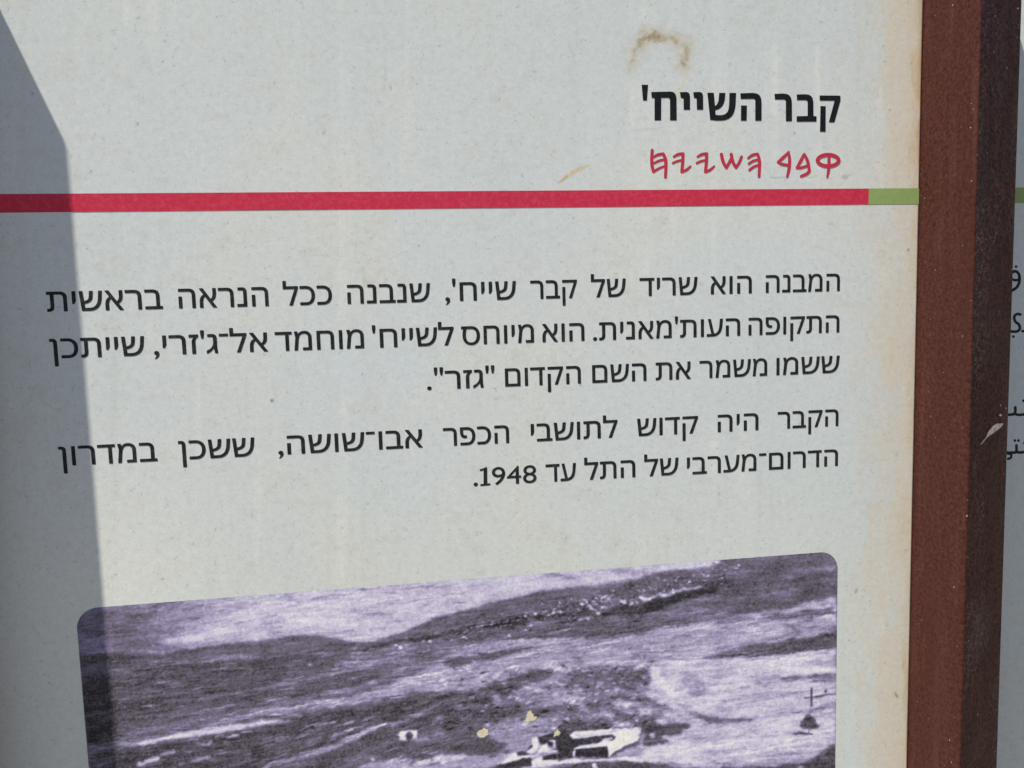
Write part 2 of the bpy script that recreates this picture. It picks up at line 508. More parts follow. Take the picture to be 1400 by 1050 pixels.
def build_panel(name, x0, x1, dense_x):
    def axis(lo, hi, dlo, dhi):
        dlo, dhi = max(lo, dlo), min(hi, dhi)
        core = np.linspace(dlo, dhi, max(2, int((dhi - dlo) / STEP)))
        pre = np.linspace(lo, dlo, 6)[:-1] if dlo - lo > 1e-6 else np.array([])
        post = np.linspace(dhi, hi, 6)[1:] if hi - dhi > 1e-6 else np.array([])
        return np.concatenate([pre, core, post])
    xs = axis(x0, x1, *dense_x)
    zs = axis(Z_BOT, Z_TOP, CAM_Z - 0.76 * D, CAM_Z + 0.44 * D)
    X, Z = np.meshgrid(xs, zs)
    nz, nx = X.shape
    front = np.stack([X, np.zeros_like(X), Z], -1).reshape(-1, 3)
    idx = np.arange(nz * nx).reshape(nz, nx)
    quads = np.stack([idx[:-1, :-1], idx[:-1, 1:], idx[1:, 1:], idx[1:, :-1]], -1).reshape(-1, 4)
    loop = np.concatenate([idx[0, :], idx[1:, -1], idx[-1, -2::-1], idx[-2:0:-1, 0]])
    th = 0.006
    back = front[loop].copy()
    back[:, 1] = th
    nb = len(front)
    bi = np.arange(len(loop)) + nb
    side = np.stack([loop, bi, np.roll(bi, -1), np.roll(loop, -1)], -1)
    verts = np.concatenate([front, back])
    me = bpy.data.meshes.new(name)
    nq = len(quads) + len(side)
    me.vertices.add(len(verts))
    me.vertices.foreach_set('co', verts.ravel())
    loops = np.concatenate([quads.ravel(), side.ravel(), bi[::-1]])
    me.loops.add(len(loops))
    me.loops.foreach_set('vertex_index', loops.astype(np.int32))
    me.polygons.add(nq + 1)
    me.polygons.foreach_set('loop_start', np.concatenate([np.arange(nq) * 4, [nq * 4]]).astype(np.int32))
    me.update(calc_edges=True)
    me.validate()
    at = me.color_attributes.new('Paint', 'FLOAT_COLOR', 'POINT')
    rgb = panel_paint(verts[:, 0], verts[:, 2])
    at.data.foreach_set('color', np.c_[rgb, np.ones(len(rgb))].astype(np.float32).ravel())
    return link(name, me, MAT_PANEL, board)

panel = build_panel('panel', XE - PERIOD + 0.0006, XB - 0.0006, (-0.56 * D, 1.0 * D))
panel['label'] = 'pale panel with Hebrew text and an old photograph, mostly in sunlight'
panel_b = build_panel('panel', XE, XB + PERIOD, (0.8 * D, 0.98 * D))
panel_b['label'] = 'pale panel with Arabic text, mostly in the shadow of the post'

# ---- flat print on the panels
LIFT = 0.00012
def print_poly(name, polys, mat, parent, lift=LIFT):
    """polys: lists of photograph points lying on the sign plane"""
    verts, faces = [], []
    for k, pts in enumerate(polys):
        p = on_plane(pts)
        p[:, 1] = -lift - 0.000002 * k
        tri = tessellate_polygon([[Vector(v) for v in p]])
        o = len(verts)
        verts += [tuple(v) for v in p]
        for t in tri:
            a, b, c = (Vector(verts[o + i]) for i in t)
            if (b - a).cross(c - a).y > 0:
                t = (t[0], t[2], t[1])
            faces.append(tuple(o + i for i in t))
    return link(name, mesh_from(verts, faces), mat, parent)

def stroke_poly(pts, ws, smooth=True):
    """outline of a brush stroke with round ends"""
    pts = np.asarray(pts, float)
    ws = np.asarray(ws if hasattr(ws, '__len__') else [ws] * len(pts), float)
    if smooth and len(pts) > 2:
        P, W = [], []
        for i in range(len(pts) - 1):
            p0, p1, p2, p3 = pts[max(i - 1, 0)], pts[i], pts[i + 1], pts[min(i + 2, len(pts) - 1)]
            for t in np.linspace(0, 1, 6, endpoint=False):
                P.append(0.5 * ((2 * p1) + (p2 - p0) * t + (2 * p0 - 5 * p1 + 4 * p2 - p3) * t * t + (3 * p1 - p0 - 3 * p2 + p3) * t ** 3))
                W.append(ws[i] + (ws[i + 1] - ws[i]) * t)
        P.append(pts[-1]); W.append(ws[-1])
        pts, ws = np.array(P), np.array(W)
    tg = np.gradient(pts, axis=0)
    tg /= np.hypot(tg[:, 0], tg[:, 1])[:, None] + 1e-9
    nr = np.c_[-tg[:, 1], tg[:, 0]]
    left, right = pts + nr * ws[:, None] / 2, pts - nr * ws[:, None] / 2
    def cap(c, t, w, a0):
        return [c + w / 2 * np.array([math.cos(a0 + s), math.sin(a0 + s)]) for s in np.linspace(0, -math.pi, 7)[1:-1]]
    aend = math.atan2(nr[-1][1], nr[-1][0])
    ast = math.atan2(-nr[0][1], -nr[0][0])
    return [tuple(p) for p in list(left) + cap(pts[-1], tg[-1], ws[-1], aend) + list(right[::-1]) + cap(pts[0], tg[0], ws[0], ast)]

def ellipse_ring(cx, cy, rx, ry, w, n=36):
    """ring as two half-ring outlines"""
    out = []
    for a0 in (0.0, math.pi):
        s = np.linspace(a0, a0 + math.pi, n // 2)
        o = [(cx + (rx + w / 2) * math.cos(t), cy + (ry + w / 2) * math.sin(t)) for t in s]
        i = [(cx + (rx - w / 2) * math.cos(t), cy + (ry - w / 2) * math.sin(t)) for t in s[::-1]]
        out.append(o + i)
    return out

def disc(cx, cy, r, n=14):
    return [(cx + r * math.cos(k * 2 * math.pi / n), cy + r * math.sin(k * 2 * math.pi / n)) for k in range(n)]

# stripes run straight across both panels
V_S0, V_S1 = -165.1 / F, -142.3 / F
def stripe(name, x0, x1, mat, parent):
    z0, z1 = CAM_Z - V_S0 * D, CAM_Z - V_S1 * D
    n = 40
    xs = np.linspace(x0, x1, n)
    v = [(x, -LIFT, z0) for x in xs] + [(x, -LIFT, z1) for x in xs]
    return link(name, mesh_from(v, [(i + n, i + n + 1, i + 1, i) for i in range(n - 1)]), mat, parent)
x_split = on_plane([(1187.6, 268)])[0][0]
stripe('red_stripe', XE - PERIOD + 0.001, x_split, MAT_RED, panel)
stripe('green_stripe', x_split, XB - 0.0007, MAT_GREEN, panel)
stripe('green_stripe', XE + 0.0003, XE + 0.25, MAT_GREEN, panel_b)

# heading, letter by letter
h1 = lambda *p: [(860 + a / 9.333, 100 + b / 9.333) for a, b in p]
h2 = lambda *p: [(1010 + a / 9.333, 100 + b / 9.333) for a, b in p]
heading = [
    h1((160, 148), (242, 148), (228, 350), (178, 350)),
    h1((283, 241), (530, 235), (562, 241), (585, 258), (599, 285), (605, 325), (607, 603), (523, 603), (522, 345), (516, 325), (500, 315), (410, 316), (408, 603), (325, 603), (325, 318), (289, 318)),
    h1((648, 243), (730, 240), (755, 247), (770, 264), (777, 292), (778, 468), (697, 468), (695, 332), (690, 321), (680, 318), (660, 318)),
    h1((818, 243), (900, 240), (924, 247), (938, 264), (944, 292), (945, 467), (865, 467), (862, 332), (857, 321), (847, 318), (828, 318)),
    h1((998, 250), (1080, 250), (1097, 420), (1118, 402), (1132, 378), (1142, 345), (1150, 252), (1228, 252), (1222, 330), (1210, 380), (1190, 420), (1160, 450), (1128, 465), (1100, 472), (1103, 532), (1150, 537), (1200, 533), (1230, 520), (1255, 495), (1269, 460), (1276, 400), (1281, 253), (1365, 253), (1359, 400), (1350, 460), (1334, 512), (1308, 552), (1272, 582), (1225, 600), (1170, 607), (1110, 606), (1035, 597)),
    h2((18, 258), (165, 252), (215, 256), (250, 270), (273, 295), (285, 325), (290, 365), (290, 607), (210, 607), (210, 350), (203, 335), (188, 328), (25, 330)),
    h2((28, 413), (103, 413), (100, 607), (27, 607)),
    h2((455, 265), (555, 260), (605, 264), (640, 280), (662, 306), (673, 340), (677, 385), (678, 613), (600, 615), (600, 360), (594, 344), (578, 337), (460, 338)),
    h2((738, 272), (850, 269), (892, 275), (922, 292), (940, 318), (949, 355), (951, 400), (952, 548), (992, 550), (990, 618), (738, 620), (738, 550), (878, 547), (878, 370), (872, 353), (855, 345), (742, 345)),
    h2((1030, 285), (1295, 287), (1298, 345), (1220, 628), (1148, 627), (1222, 352), (1032, 350)),
    h2((1042, 420), (1108, 422), (1107, 747), (1035, 747)),
]
print_poly('heading', heading, MAT_HEAD, panel)

# the heading again in old Hebrew brush letters
def s3(w, *p): return stroke_poly([(870 + a / 9.333, 190 + b / 9.333) for a, b in p], [q / 9.333 for q in w] if hasattr(w, '__len__') else w / 9.333)
def s4(w, *p): return stroke_poly([(1020 + a / 9.333, 190 + b / 9.333) for a, b in p], [q / 9.333 for q in w] if hasattr(w, '__len__') else w / 9.333)
script = [
    s3([38, 42, 44, 36], (202, 142), (196, 250), (200, 340), (217, 418)),
    s3([38, 44, 42, 36], (342, 188), (372, 265), (376, 360), (370, 488)),
    s3([28, 38, 40], (222, 232), (270, 203), (342, 190)), s3([28, 34, 30], (228, 308), (290, 278), (362, 262)), s3([36, 32, 28], (220, 416), (290, 375), (366, 345)),
    s3([30, 40, 38], (478, 226), (530, 198), (595, 188)), s3([40, 42, 38], (594, 188), (590, 300), (578, 418)), s3([30, 32, 28], (466, 308), (520, 284), (586, 268)), s3([34, 36, 26], (576, 420), (642, 392), (690, 348)),
    s3([30, 40, 38], (782, 226), (834, 198), (897, 188)), s3([40, 42, 38], (896, 188), (892, 300), (880, 418)), s3([30, 32, 28], (770, 308), (824, 284), (888, 268)), s3([34, 36, 26], (878, 420), (944, 392), (992, 348)),
    s3([44, 44, 34], (1084, 196), (1105, 285), (1147, 368)), s3([34, 40, 34], (1147, 368), (1185, 300), (1214, 240)), s3([42, 44, 34], (1210, 196), (1228, 285), (1270, 366)), s3([34, 38, 34], (1270, 366), (1312, 300), (1342, 226)),
    s4([28, 38, 34], (26, 244), (80, 206), (140, 192)), s4([36, 42, 36], (146, 192), (170, 290), (164, 478)), s4([30, 34, 30], (34, 316), (90, 280), (160, 262)), s4([32, 34, 28], (42, 396), (95, 356), (162, 330)),
    s4([30, 40, 42, 30], (540, 166), (554, 260), (546, 380), (524, 480)), s4([30, 42, 32], (536, 176), (474, 236), (406, 296)), s4([32, 38, 34], (408, 296), (460, 322), (545, 336)),
    s4([32, 42, 40], (742, 194), (786, 290), (806, 408)), s4([32, 42, 32], (738, 196), (694, 284), (646, 368)), s4([30, 34, 32], (646, 370), (710, 364), (788, 338)), s4([40, 40, 34], (804, 412), (770, 446), (700, 476)),
    s4([34, 42, 40, 24], (1056, 210), (1056, 310), (1052, 390), (1034, 490)),
] + ellipse_ring(1020 + 1046 / 9.333, 190 + 274 / 9.333, 134 / 9.333, 72 / 9.333, 50 / 9.333)
print_poly('ancient_script_heading', script, MAT_REDTXT, panel)

# body text: built-in font glyphs, set word by word
EM = 0.0405 * D
def word_mesh(s):
    c = bpy.data.curves.new('word', 'FONT')
    c.body = s
    c.size = 1.0
    c.resolution_u = 6
    o = bpy.data.objects.new('word', c)
    COL.objects.link(o)
    c.fill_mode = 'NONE'
    dg = bpy.context.evaluated_depsgraph_get()
    me = bpy.data.meshes.new_from_object(o.evaluated_get(dg))
    v = np.empty(len(me.vertices) * 3)
    me.vertices.foreach_get('co', v)
    v = v.reshape(-1, 3)
    ed = [tuple(e.vertices) for e in me.edges]
    # closed outlines, in drawing order
    adj = {}
    for i, j in ed:
        adj.setdefault(i, []).append(j)
        adj.setdefault(j, []).append(i)
    loops, seen = [], set()
    for i0 in range(len(v)):
        if i0 in seen or i0 not in adj:
            continue
        lp, prev, cur = [i0], None, i0
        seen.add(i0)
        nxt = i0 + 1 if (i0 + 1) in adj[i0] else adj[i0][0]
        while nxt != i0 and nxt not in seen:
            lp.append(nxt)
            seen.add(nxt)
            cand = [k for k in adj[nxt] if k != cur]
            cur, nxt = nxt, (cand[0] if cand else i0)
        loops.append(lp)
    from mathutils.geometry import delaunay_2d_cdt
    ov, oe, of, _, _, _ = delaunay_2d_cdt([Vector(p[:2]) for p in v], [(lp[k], lp[(k + 1) % len(lp)]) for lp in loops for k in range(len(lp))], [], 0, 1e-6)
    ov = np.array([tuple(p) for p in ov])
    f = []
    for t in of:
        cx, cy = ov[list(t)].mean(0)
        wn_ = 0
        for lp in loops:
            p = v[lp][:, :2]
            q = np.roll(p, -1, 0)
            cr = (q[:, 0] - p[:, 0]) * (cy - p[:, 1]) - (cx - p[:, 0]) * (q[:, 1] - p[:, 1])
            wn_ += int(((p[:, 1] <= cy) & (q[:, 1] > cy) & (cr > 0)).sum()) - int(((p[:, 1] > cy) & (q[:, 1] <= cy) & (cr < 0)).sum())
        if wn_ != 0:
            f.append(tuple(t))
    v = np.c_[ov, np.zeros(len(ov))]
    bpy.data.objects.remove(o)
    bpy.data.curves.remove(c)
    bpy.data.meshes.remove(me)
    return v, f

def text_line(words, va, vb, extra=()):
    """words: (text in reading order, left pixel, right pixel); va, vb: baseline at the right and left end"""
    verts, faces = [], []
    for s, xl, xr in words:
        if not s.isdigit():
            s = s[::-1]                     # right-to-left words are drawn in visual order
        v, f = word_mesh(s)
        # pixel ends -> sign plane, at mid letter height
        yb = lambda x: to_px(np.array([on_plane([(x, 500)])[0][0]]), np.array([CAM_Z - (va - 12) / F * D]))[1][0]
        x0 = on_plane([(xl, yb(xl))])[0][0]
        x1 = on_plane([(xr, yb(xr))])[0][0]
        t = (x1 - on_plane([(1147, 400)])[0][0]) / (-1.04 * D)
        vv = (va + (vb - va) * t) / F * D
        sx = (x1 - x0) / (v[:, 0].max() - v[:, 0].min())
        for k, (ex, ez) in enumerate(((-1, 0), (1, 0), (0, 0.6), (0, -0.6))):      # slightly heavier than the plain cut
            b = 0.00006 if s.isdigit() else 0.00021
            hy = 0.87 if s.isdigit() else 1.0
            p = np.c_[x0 + (v[:, 0] - v[:, 0].min()) * sx + ex * b, np.full(len(v), -LIFT - 0.000003 * k), CAM_Z - vv + v[:, 1] * EM * hy + ez * b]
            o = len(verts)
            verts += [tuple(q) for q in p]
            faces += [tuple(o + i for i in q) for q in f]
    for pts in extra:
        p = on_plane(pts)
        p[:, 1] = -LIFT
        o = len(verts)
        verts += [tuple(q) for q in p]
        faces += [tuple(o + i for i in t) for t in tessellate_polygon([[Vector(q) for q in p]])]
    return link('text_line', mesh_from(verts, faces), MAT_BLACK, panel)

t2 = lambda x: 750 + x / 3.0889
t3 = lambda x: 400 + x / 3.0889
t4 = lambda x: x / 3.0889
text_line([('המבנה', t2(918), t2(1229)), ('הוא', t2(685), t2(857)), ('שריד', t2(385), t2(628)), ('של', t2(180), t2(325)),
           ('קבר', t3(1005), t3(1200)), ("שייח',", t3(645), t3(943)), ('שנבנה', t3(232), t3(580)), ('ככל', t4(1197), t3(165)),
           ('הנראה', t4(755), t4(1132)), ('בראשית', t4(198), t4(685))], -18.9, -18.4)
text_line([('התקופה', t2(845), t2(1227)), ("העות'מאנית.", t2(188), t2(808)), ('הוא', t3(1055), t2(150)), ('מיוחס', t3(713), t3(1018)),
           ("לשייח'", t3(338), t3(680)), ('מוחמד', t4(1163), t3(300)), ("אל־ג'זרי,", t4(650), t4(1130)), ('שייתכן', t4(212), t4(610))], 41.4, 40.8)
text_line([('ששמו', t2(963), t2(1228)), ('משמר', t2(638), t2(922)), ('את', t2(453), t2(600)), ('השם', t2(185), t2(412)),
           ('הקדום', t3(898), t2(135)), ('"גזר".', t3(568), t3(852))], 100.7, 101.2)
text_line([('הקבר', t2(968), t2(1223)), ('היה', t2(715), t2(885)), ('קדוש', t2(375), t2(630)), ('לתושבי', t3(1007), t2(290)),
           ('הכפר', t3(637), t3(913)), ('אבו־שושה,', t4(1175), t3(548)), ('ששכן', t4(755), t4(1075)), ('במדרון', t4(250), t4(662))], 180.0, 179.6)
text_line([('הדרום־מערבי', t2(585), t2(1221)), ('של', t2(405), t2(548)), ('התל', t2(152), t2(365)), ('עד', t3(1070), t2(115)), ('.', 647.5, 652.8), ('948', 672.6, 733.4)], 240.0, 236.0,
          [[(640 + a / 11.667, 620 + b / 11.667) for a, b in ((185, 250), (215, 246), (262, 226), (288, 217), (302, 217), (306, 478), (352, 474), (353, 506), (196, 519), (193, 488), (246, 484), (245, 266), (222, 275), (188, 280))]])

# ends of the Arabic lines that show beside the post
def a5(w, *p): return stroke_poly([(1340 + a / 7, 330 + b / 7) for a, b in p], w / 7)
def a6(w, *p): return stroke_poly([(1340 + a / 7, 520 + b / 7) for a, b in p], w / 7)
d5 = lambda x, y, r: disc(1340 + x / 7, 330 + y / 7, r / 7)
d6 = lambda x, y, r: disc(1340 + x / 7, 520 + y / 7, r / 7)
arabic = [
    [a5(27, (300, 300), (335, 286), (366, 306), (377, 350), (370, 405), (345, 445), (300, 472)), a5(24, (300, 362), (340, 372), (374, 362)), d5(343, 242, 13)],
    [a5(26, (384, 700), (352, 696), (326, 722), (336, 766), (370, 796), (380, 835), (352, 862), (290, 862)), d5(318, 912, 13), a5(24, (404, 860), (440, 856), (470, 850))],
    [a6(26, (250, 330), (310, 326), (334, 312), (336, 258)), a6(26, (336, 322), (375, 330), (470, 320)), d6(416, 196, 14)],
    [a6(26, (240, 692), (320, 692), (346, 680), (347, 622)), a6(26, (347, 686), (390, 690), (470, 676)), a6(22, (262, 700), (294, 708), (294, 740), (266, 752)), d6(332, 576, 13), d6(366, 576, 13), d6(424, 600, 13)],
]
for i, polys in enumerate(arabic):
    print_poly('text_line', polys, MAT_BLACK, panel_b)

# ------------------------------------------------------------------ the printed aerial photograph
def paint_photo(px, py):
    calm = np.minimum(sstep(0.6, 1.2, np.hypot((px - 780) / 110, (py - 1030) / 42)), sstep(0.7, 1.3, np.hypot((px - 1108) / 30, (py - 975) / 40)))
    amp = 0.25 + 0.75 * calm
    wx, wy = px, py
    px = px + amp * (2.2 * fbm(wx / 16, wy / 7, 201, 3) + 1.6 * fbm(wx / 4, wy / 3, 202, 2))
    py = py + amp * (1.3 * fbm(wx / 20, wy / 8, 203, 3) + 1.3 * fbm(wx / 5, wy / 3, 204, 2))
    G = np.full(px.shape, 0.34)
    brush = np.clip(0.86 + 0.55 * fbm(wx / 22, (wy + 0.12 * wx) / 2.6, 205, 3), 0.15, 1.0)
    brush = 1 - (1 - brush) * amp
    # slanting hillside grain
    q = py + 0.10 * px
    s1 = fbm(px / 60, q / 6, 11, 4)
    s2 = fbm(px / 24, q / 3.4, 12, 4)
    sc = fbm(px / 13, q / 8, 13, 4)
    fine = fbm(px / 3.0, py / 2.4, 14, 3)
    wob = 2.0 * fbm(px / 7, py / 5, 15, 3)
    def sel(pts, pad):
        pts = np.asarray(pts, float)
        return (px > pts[:, 0].min() - pad) & (px < pts[:, 0].max() + pad) & (py > pts[:, 1].min() - pad) & (py < pts[:, 1].max() + pad)
    def poly(T, pts, v, soft=2.0, a=1.0, rag=1.0):
        pts = [T(x, y) for x, y in pts]
        m = sel(pts, soft * 2 + 6)
        if not m.any():
            return
        w = sstep(soft, -soft, poly_sd(px[m], py[m], pts) + rag * wob[m]) * a
        G[m] = G[m] * (1 - w) + v * w
    def line(T, pts, w, v, soft=1.6, a=1.0, rag=0.8):
        k = T(1, 0)[0] - T(0, 0)[0]
        pts = [T(x, y) for x, y in pts]
        ws = [q_ * k for q_ in (w if hasattr(w, '__len__') else [w] * len(pts))]
        m = sel(pts, max(ws) + soft * 2 + 4)
        if not m.any():
            return
        al = sstep(soft, -soft, line_sd(px[m], py[m], pts, ws) + rag * wob[m] * min(1.0, max(ws) / 5)) * a * brush[m]
        G[m] = G[m] * (1 - al) + v * al
    def blob(T, x, y, rx, ry, v, a=1.0, soft=0.5):
        k = T(1, 0)[0] - T(0, 0)[0]
        cx, cy = T(x, y)
        rx, ry = rx * k, ry * k
        m = sel([(cx - rx * 1.6, cy - ry * 1.6), (cx + rx * 1.6, cy + ry * 1.6)], 3)
        if not m.any():
            return
        r = np.sqrt(((px[m] - cx) / rx) ** 2 + ((py[m] - cy) / ry) ** 2) + 0.22 * wob[m] / 2
        al = sstep(1 + soft, 1 - soft, r) * a
        G[m] = G[m] * (1 - al) + v * al
    T1 = lambda x, y: (100 + x / 5.385, 820 + y / 5.385)
    T2 = lambda x, y: (360 + x / 5.385, 790 + y / 5.385)
    T3 = lambda x, y: (620 + x / 5.385, 770 + y / 5.385)
    T4 = lambda x, y: (880 + x / 5.385, 755 + y / 5.385)
    T5 = lambda x, y: (100 + x / 5.385, 930 + y / 5.385)
    T6 = lambda x, y: (360 + x / 5.385, 910 + y / 5.385)
    T7 = lambda x, y: (620 + x / 5.0, 880 + y / 5.0)
    T8 = lambda x, y: (880 + x / 5.185, 870 + y / 5.185)
    TP = lambda x, y: (x, y)
    # --- far plain, light
    plain = [(60, 740), (990, 740), (984, 771), (963, 776), (936, 779.5), (898, 783), (880, 790), (852, 793), (824, 798), (796, 800.6), (761, 806), (731, 810), (713, 814.6), (685, 821), (657, 827.6), (620, 838), (592, 845.7), (573, 855), (555, 864), (527, 872.6), (508, 878), (471, 877), (443, 871.7), (410, 869), (388, 872), (360, 876), (313, 880), (285, 884), (239, 889.6), (219, 894), (196, 890.5), (150, 892.5), (90, 898)]
    poly(TP, plain, 0.80, 1.6)
    m = (poly_sd(px, py, plain) < 0)
    G[m] -= (0.36 * sstep(360, 150, px) + 0.10 * np.clip(s1, -1, 1) + 0.06 * s2)[m]
    for args in (
        (T1, [(250, 80), (380, 60), (560, 40)], 26, .52), (T1, [(360, 135), (440, 120), (530, 120)], [20, 36, 20], .30),
        (T1, [(40, 250), (150, 255), (300, 200), (430, 210), (520, 200)], [16, 22, 10, 20, 12], .34), (T1, [(280, 240), (420, 240), (480, 235)], [16, 36, 12], .26),
        (T1, [(270, 275), (420, 290), (560, 275)], [30, 30, 20], .36), (T1, [(590, 165), (720, 145), (920, 145)], [20, 36, 26], .50), (T1, [(660, 205), (780, 190), (900, 185)], 10, .72),
        (T1, [(720, 45), (800, 38), (880, 22)], [10, 24, 10], .52), (T1, [(300, 165), (450, 160), (560, 140)], 10, .60), (T1, [(620, 340), (660, 345)], 18, .5),
        (T1, [(700, 250), (900, 240), (1000, 250)], 14, .66), (T1, [(900, 120), (1000, 95), (1150, 100)], 14, .62), (T1, [(980, 110), (1400, 20)], 22, .68),
        (T1, [(650, 310), (850, 290), (1100, 250), (1400, 260)], [30, 50, 60, 40], .86), (T1, [(1140, 320), (1190, 295), (1240, 285)], [6, 10, 6], .5),
        (T2, [(160, 125), (250, 110)], 12, .5), (T2, [(240, 185), (320, 178), (450, 140), (530, 105)], [8, 26, 20, 12], .54), (T2, [(660, 92), (720, 88), (850, 70)], [14, 18, 8], .52),
        (T2, [(0, 340), (90, 325), (180, 320)], [30, 44, 30], .64), (T2, [(760, 270), (860, 265), (960, 300)], [12, 24, 34], .64), (T2, [(560, 315), (700, 305)], 14, .68), (T2, [(700, 340), (850, 335)], 12, .68),
        (T2, [(600, 405), (740, 400)], 16, .66), (T2, [(470, 410), (560, 400)], 16, .64), (T2, [(640, 160), (760, 155)], 14, .7), (T2, [(1110, 240), (1180, 238), (1240, 230)], [8, 14, 8], .6), (T2, [(1330, 190), (1400, 150)], 18, .66), (T2, [(520, 445), (780, 455)], [20, 36], .86),
        (T3, [(0, 280), (170, 270), (300, 240), (380, 225)], [18, 20, 22, 10], .66), (T3, [(640, 75), (770, 92), (870, 112), (910, 112)], [10, 36, 16, 10], .50), (T3, [(1030, 115), (1090, 110)], 12, .6), (T3, [(1180, 60), (1290, 55)], 26, .6), (T3, [(1320, 75), (1400, 62)], 18, .5), (T3, [(380, 95), (450, 90)], 10, .62), (T3, [(200, 290), (250, 285)], [12, 16], .5),
        (T4, [(0, 170), (50, 165)], [34, 12], .48), (T4, [(90, 100), (200, 88)], 8, .58), (T4, [(690, 70), (950, 45)], 14, .48)):
        line(args[0], args[1], args[2], args[3], 2.2, 0.85)
    # shaded upper hill on the right of the plain
    poly(T4, [(80, 150), (300, 130), (460, 110), (560, 80), (900, 40), (1290, 5), (1420, 40), (1420, 110), (1100, 140), (1000, 150), (750, 190), (550, 215), (440, 250), (350, 258), (220, 270), (100, 290), (0, 340), (0, 180)], .37, 2.0)
    # --- left hill
    poly(TP, [(96, 895), (150, 893), (200, 899), (150, 915), (100, 920)], .20, 2)
    line(T1, [(65, 525), (160, 495), (260, 485)], [20, 46, 30], .44, 3, .9)
    line(T1, [(45, 405), (150, 388), (270, 382), (520, 374)], [10, 12, 14, 12], .70)
    line(T1, [(520, 380), (700, 385), (900, 345), (1000, 335)], [8, 10, 8, 6], .66)
    line(T1, [(290, 510), (340, 512)], 18, .62)
    poly(TP, [(90, 922), (150, 918), (330, 900), (400, 900), (360, 960), (330, 958), (260, 960), (170, 1000), (110, 1020), (80, 1020)], .25, 6, .8)
    poly(TP, [(90, 925), (152, 922), (160, 1006), (110, 1022), (80, 1020)], .12, 4, .75)  # post's shadow painted into the print over the left end of the hill
    line(T1, [(760, 380), (900, 370), (1050, 350)], [14, 16, 10], .24); line(T1, [(1150, 370), (1200, 350), (1300, 330), (1400, 315)], [20, 24, 18, 18], .28)
    line(T1, [(930, 475), (1080, 440), (1300, 400), (1400, 370)], [10, 36, 26, 14], .52, 3, .8); line(T1, [(1010, 460), (1120, 410)], [20, 16], .68, 2, .8); line(T1, [(1090, 500), (1280, 480)], 10, .48)
    # --- dark ridge below the plain
    line(T2, [(0, 500), (150, 450), (280, 435), (430, 445), (560, 475), (700, 490)], [40, 30, 30, 34, 36, 20], .34)
    line(T2, [(140, 490), (260, 480), (360, 490)], [14, 26, 12], .56); line(T2, [(0, 540), (20, 538)], 14, .14)
    poly(T2, [(400, 470), (620, 480), (820, 470), (900, 445), (1100, 380), (1280, 290), (1400, 258), (1400, 400), (1150, 450), (900, 500), (720, 530), (560, 560), (400, 560)], .36, 2.5)
    line(T2, [(700, 522), (800, 512), (900, 488), (1020, 468), (1160, 448), (1280, 430), (1400, 395)], [8, 18, 26, 26, 30, 30, 32], .13)
    line(T2, [(1240, 415), (1290, 410)], 16, .5)
    poly(T2, [(600, 580), (760, 540), (1000, 485), (1450, 440), (1450, 690), (420, 690)], .46, 5, .9)
    line(T2, [(640, 590), (760, 580), (850, 568)], [14, 18, 10], .72); line(T2, [(780, 625), (950, 600), (1100, 555)], [26, 30, 16], .62); line(T2, [(1050, 515), (1110, 520), (1110, 560)], 10, .62)
    poly(T2, [(1110, 560), (1300, 510), (1450, 500), (1450, 570), (1220, 615)], .38, 4); line(T2, [(1180, 545), (1400, 500)], 10, .62)
    line(T2, [(0, 640), (150, 610), (400, 560)], 30, .28, 3, .7); line(T2, [(150, 640), (420, 600), (620, 580)], 34, .26, 3, .8); line(T2, [(200, 545), (400, 520)], 20, .44)
    for x, y, r in ((975, 500, 14), (1010, 512, 18), (1180, 462, 9), (1222, 465, 13), (690, 598, 12), (350, 640, 16), (405, 632, 10), (1390, 452, 8), (1050, 500, 8)):
        blob(T2, x, y, r, r * .6, .95)
    # --- village and its trees
    poly(T3, [(0, 520), (20, 490), (110, 465), (200, 455), (260, 438), (340, 425), (400, 402), (470, 400), (530, 395), (560, 425), (540, 450), (440, 470), (300, 472), (220, 475), (130, 498), (40, 530), (0, 545)], .13, 2.0, rag=1.8)
    poly(T3, [(560, 400), (700, 370), (880, 320), (1000, 305), (1060, 350), (950, 395), (800, 400), (640, 412)], .16, 3, .85, rag=2.5)
    poly(T3, [(1080, 420), (1090, 370), (1160, 330), (1250, 318), (1400, 300), (1400, 382), (1280, 372), (1150, 395)], .14, 2, rag=1.5)
    poly(T4, [(0, 375), (60, 350), (130, 335), (240, 312), (330, 290), (420, 270), (480, 235), (550, 215), (640, 225), (640, 250), (520, 290), (420, 310), (320, 345), (220, 385), (150, 420), (60, 440), (0, 452)], .11, 2, rag=1.5)
    line(T4, [(430, 255), (560, 235), (700, 205), (850, 180), (960, 168), (1060, 150)], [40, 44, 30, 26, 30, 20], .20, 2.4, .9)
    line(T4, [(560, 265), (800, 230), (1000, 215)], 40, .27, 4, .7)
    rnd = random.Random(5)
    path = [(520, 392), (600, 376), (700, 368), (820, 345), (940, 302), (1060, 275), (1160, 278), (1250, 288), (1330, 285), (1400, 258)]
    for k in range(150):
        t = rnd.random() * (len(path) - 1)
        i = int(t); u = t - i
        x = path[i][0] + (path[i + 1][0] - path[i][0]) * u + rnd.gauss(0, 12)
        y = path[i][1] + (path[i + 1][1] - path[i][1]) * u + rnd.gauss(0, 15)
        r = rnd.uniform(4, 10)
        blob(T3, x, y, r * 1.3, r * .8, rnd.choice((.1, .12, .15, .45, .62, .8)), .85)
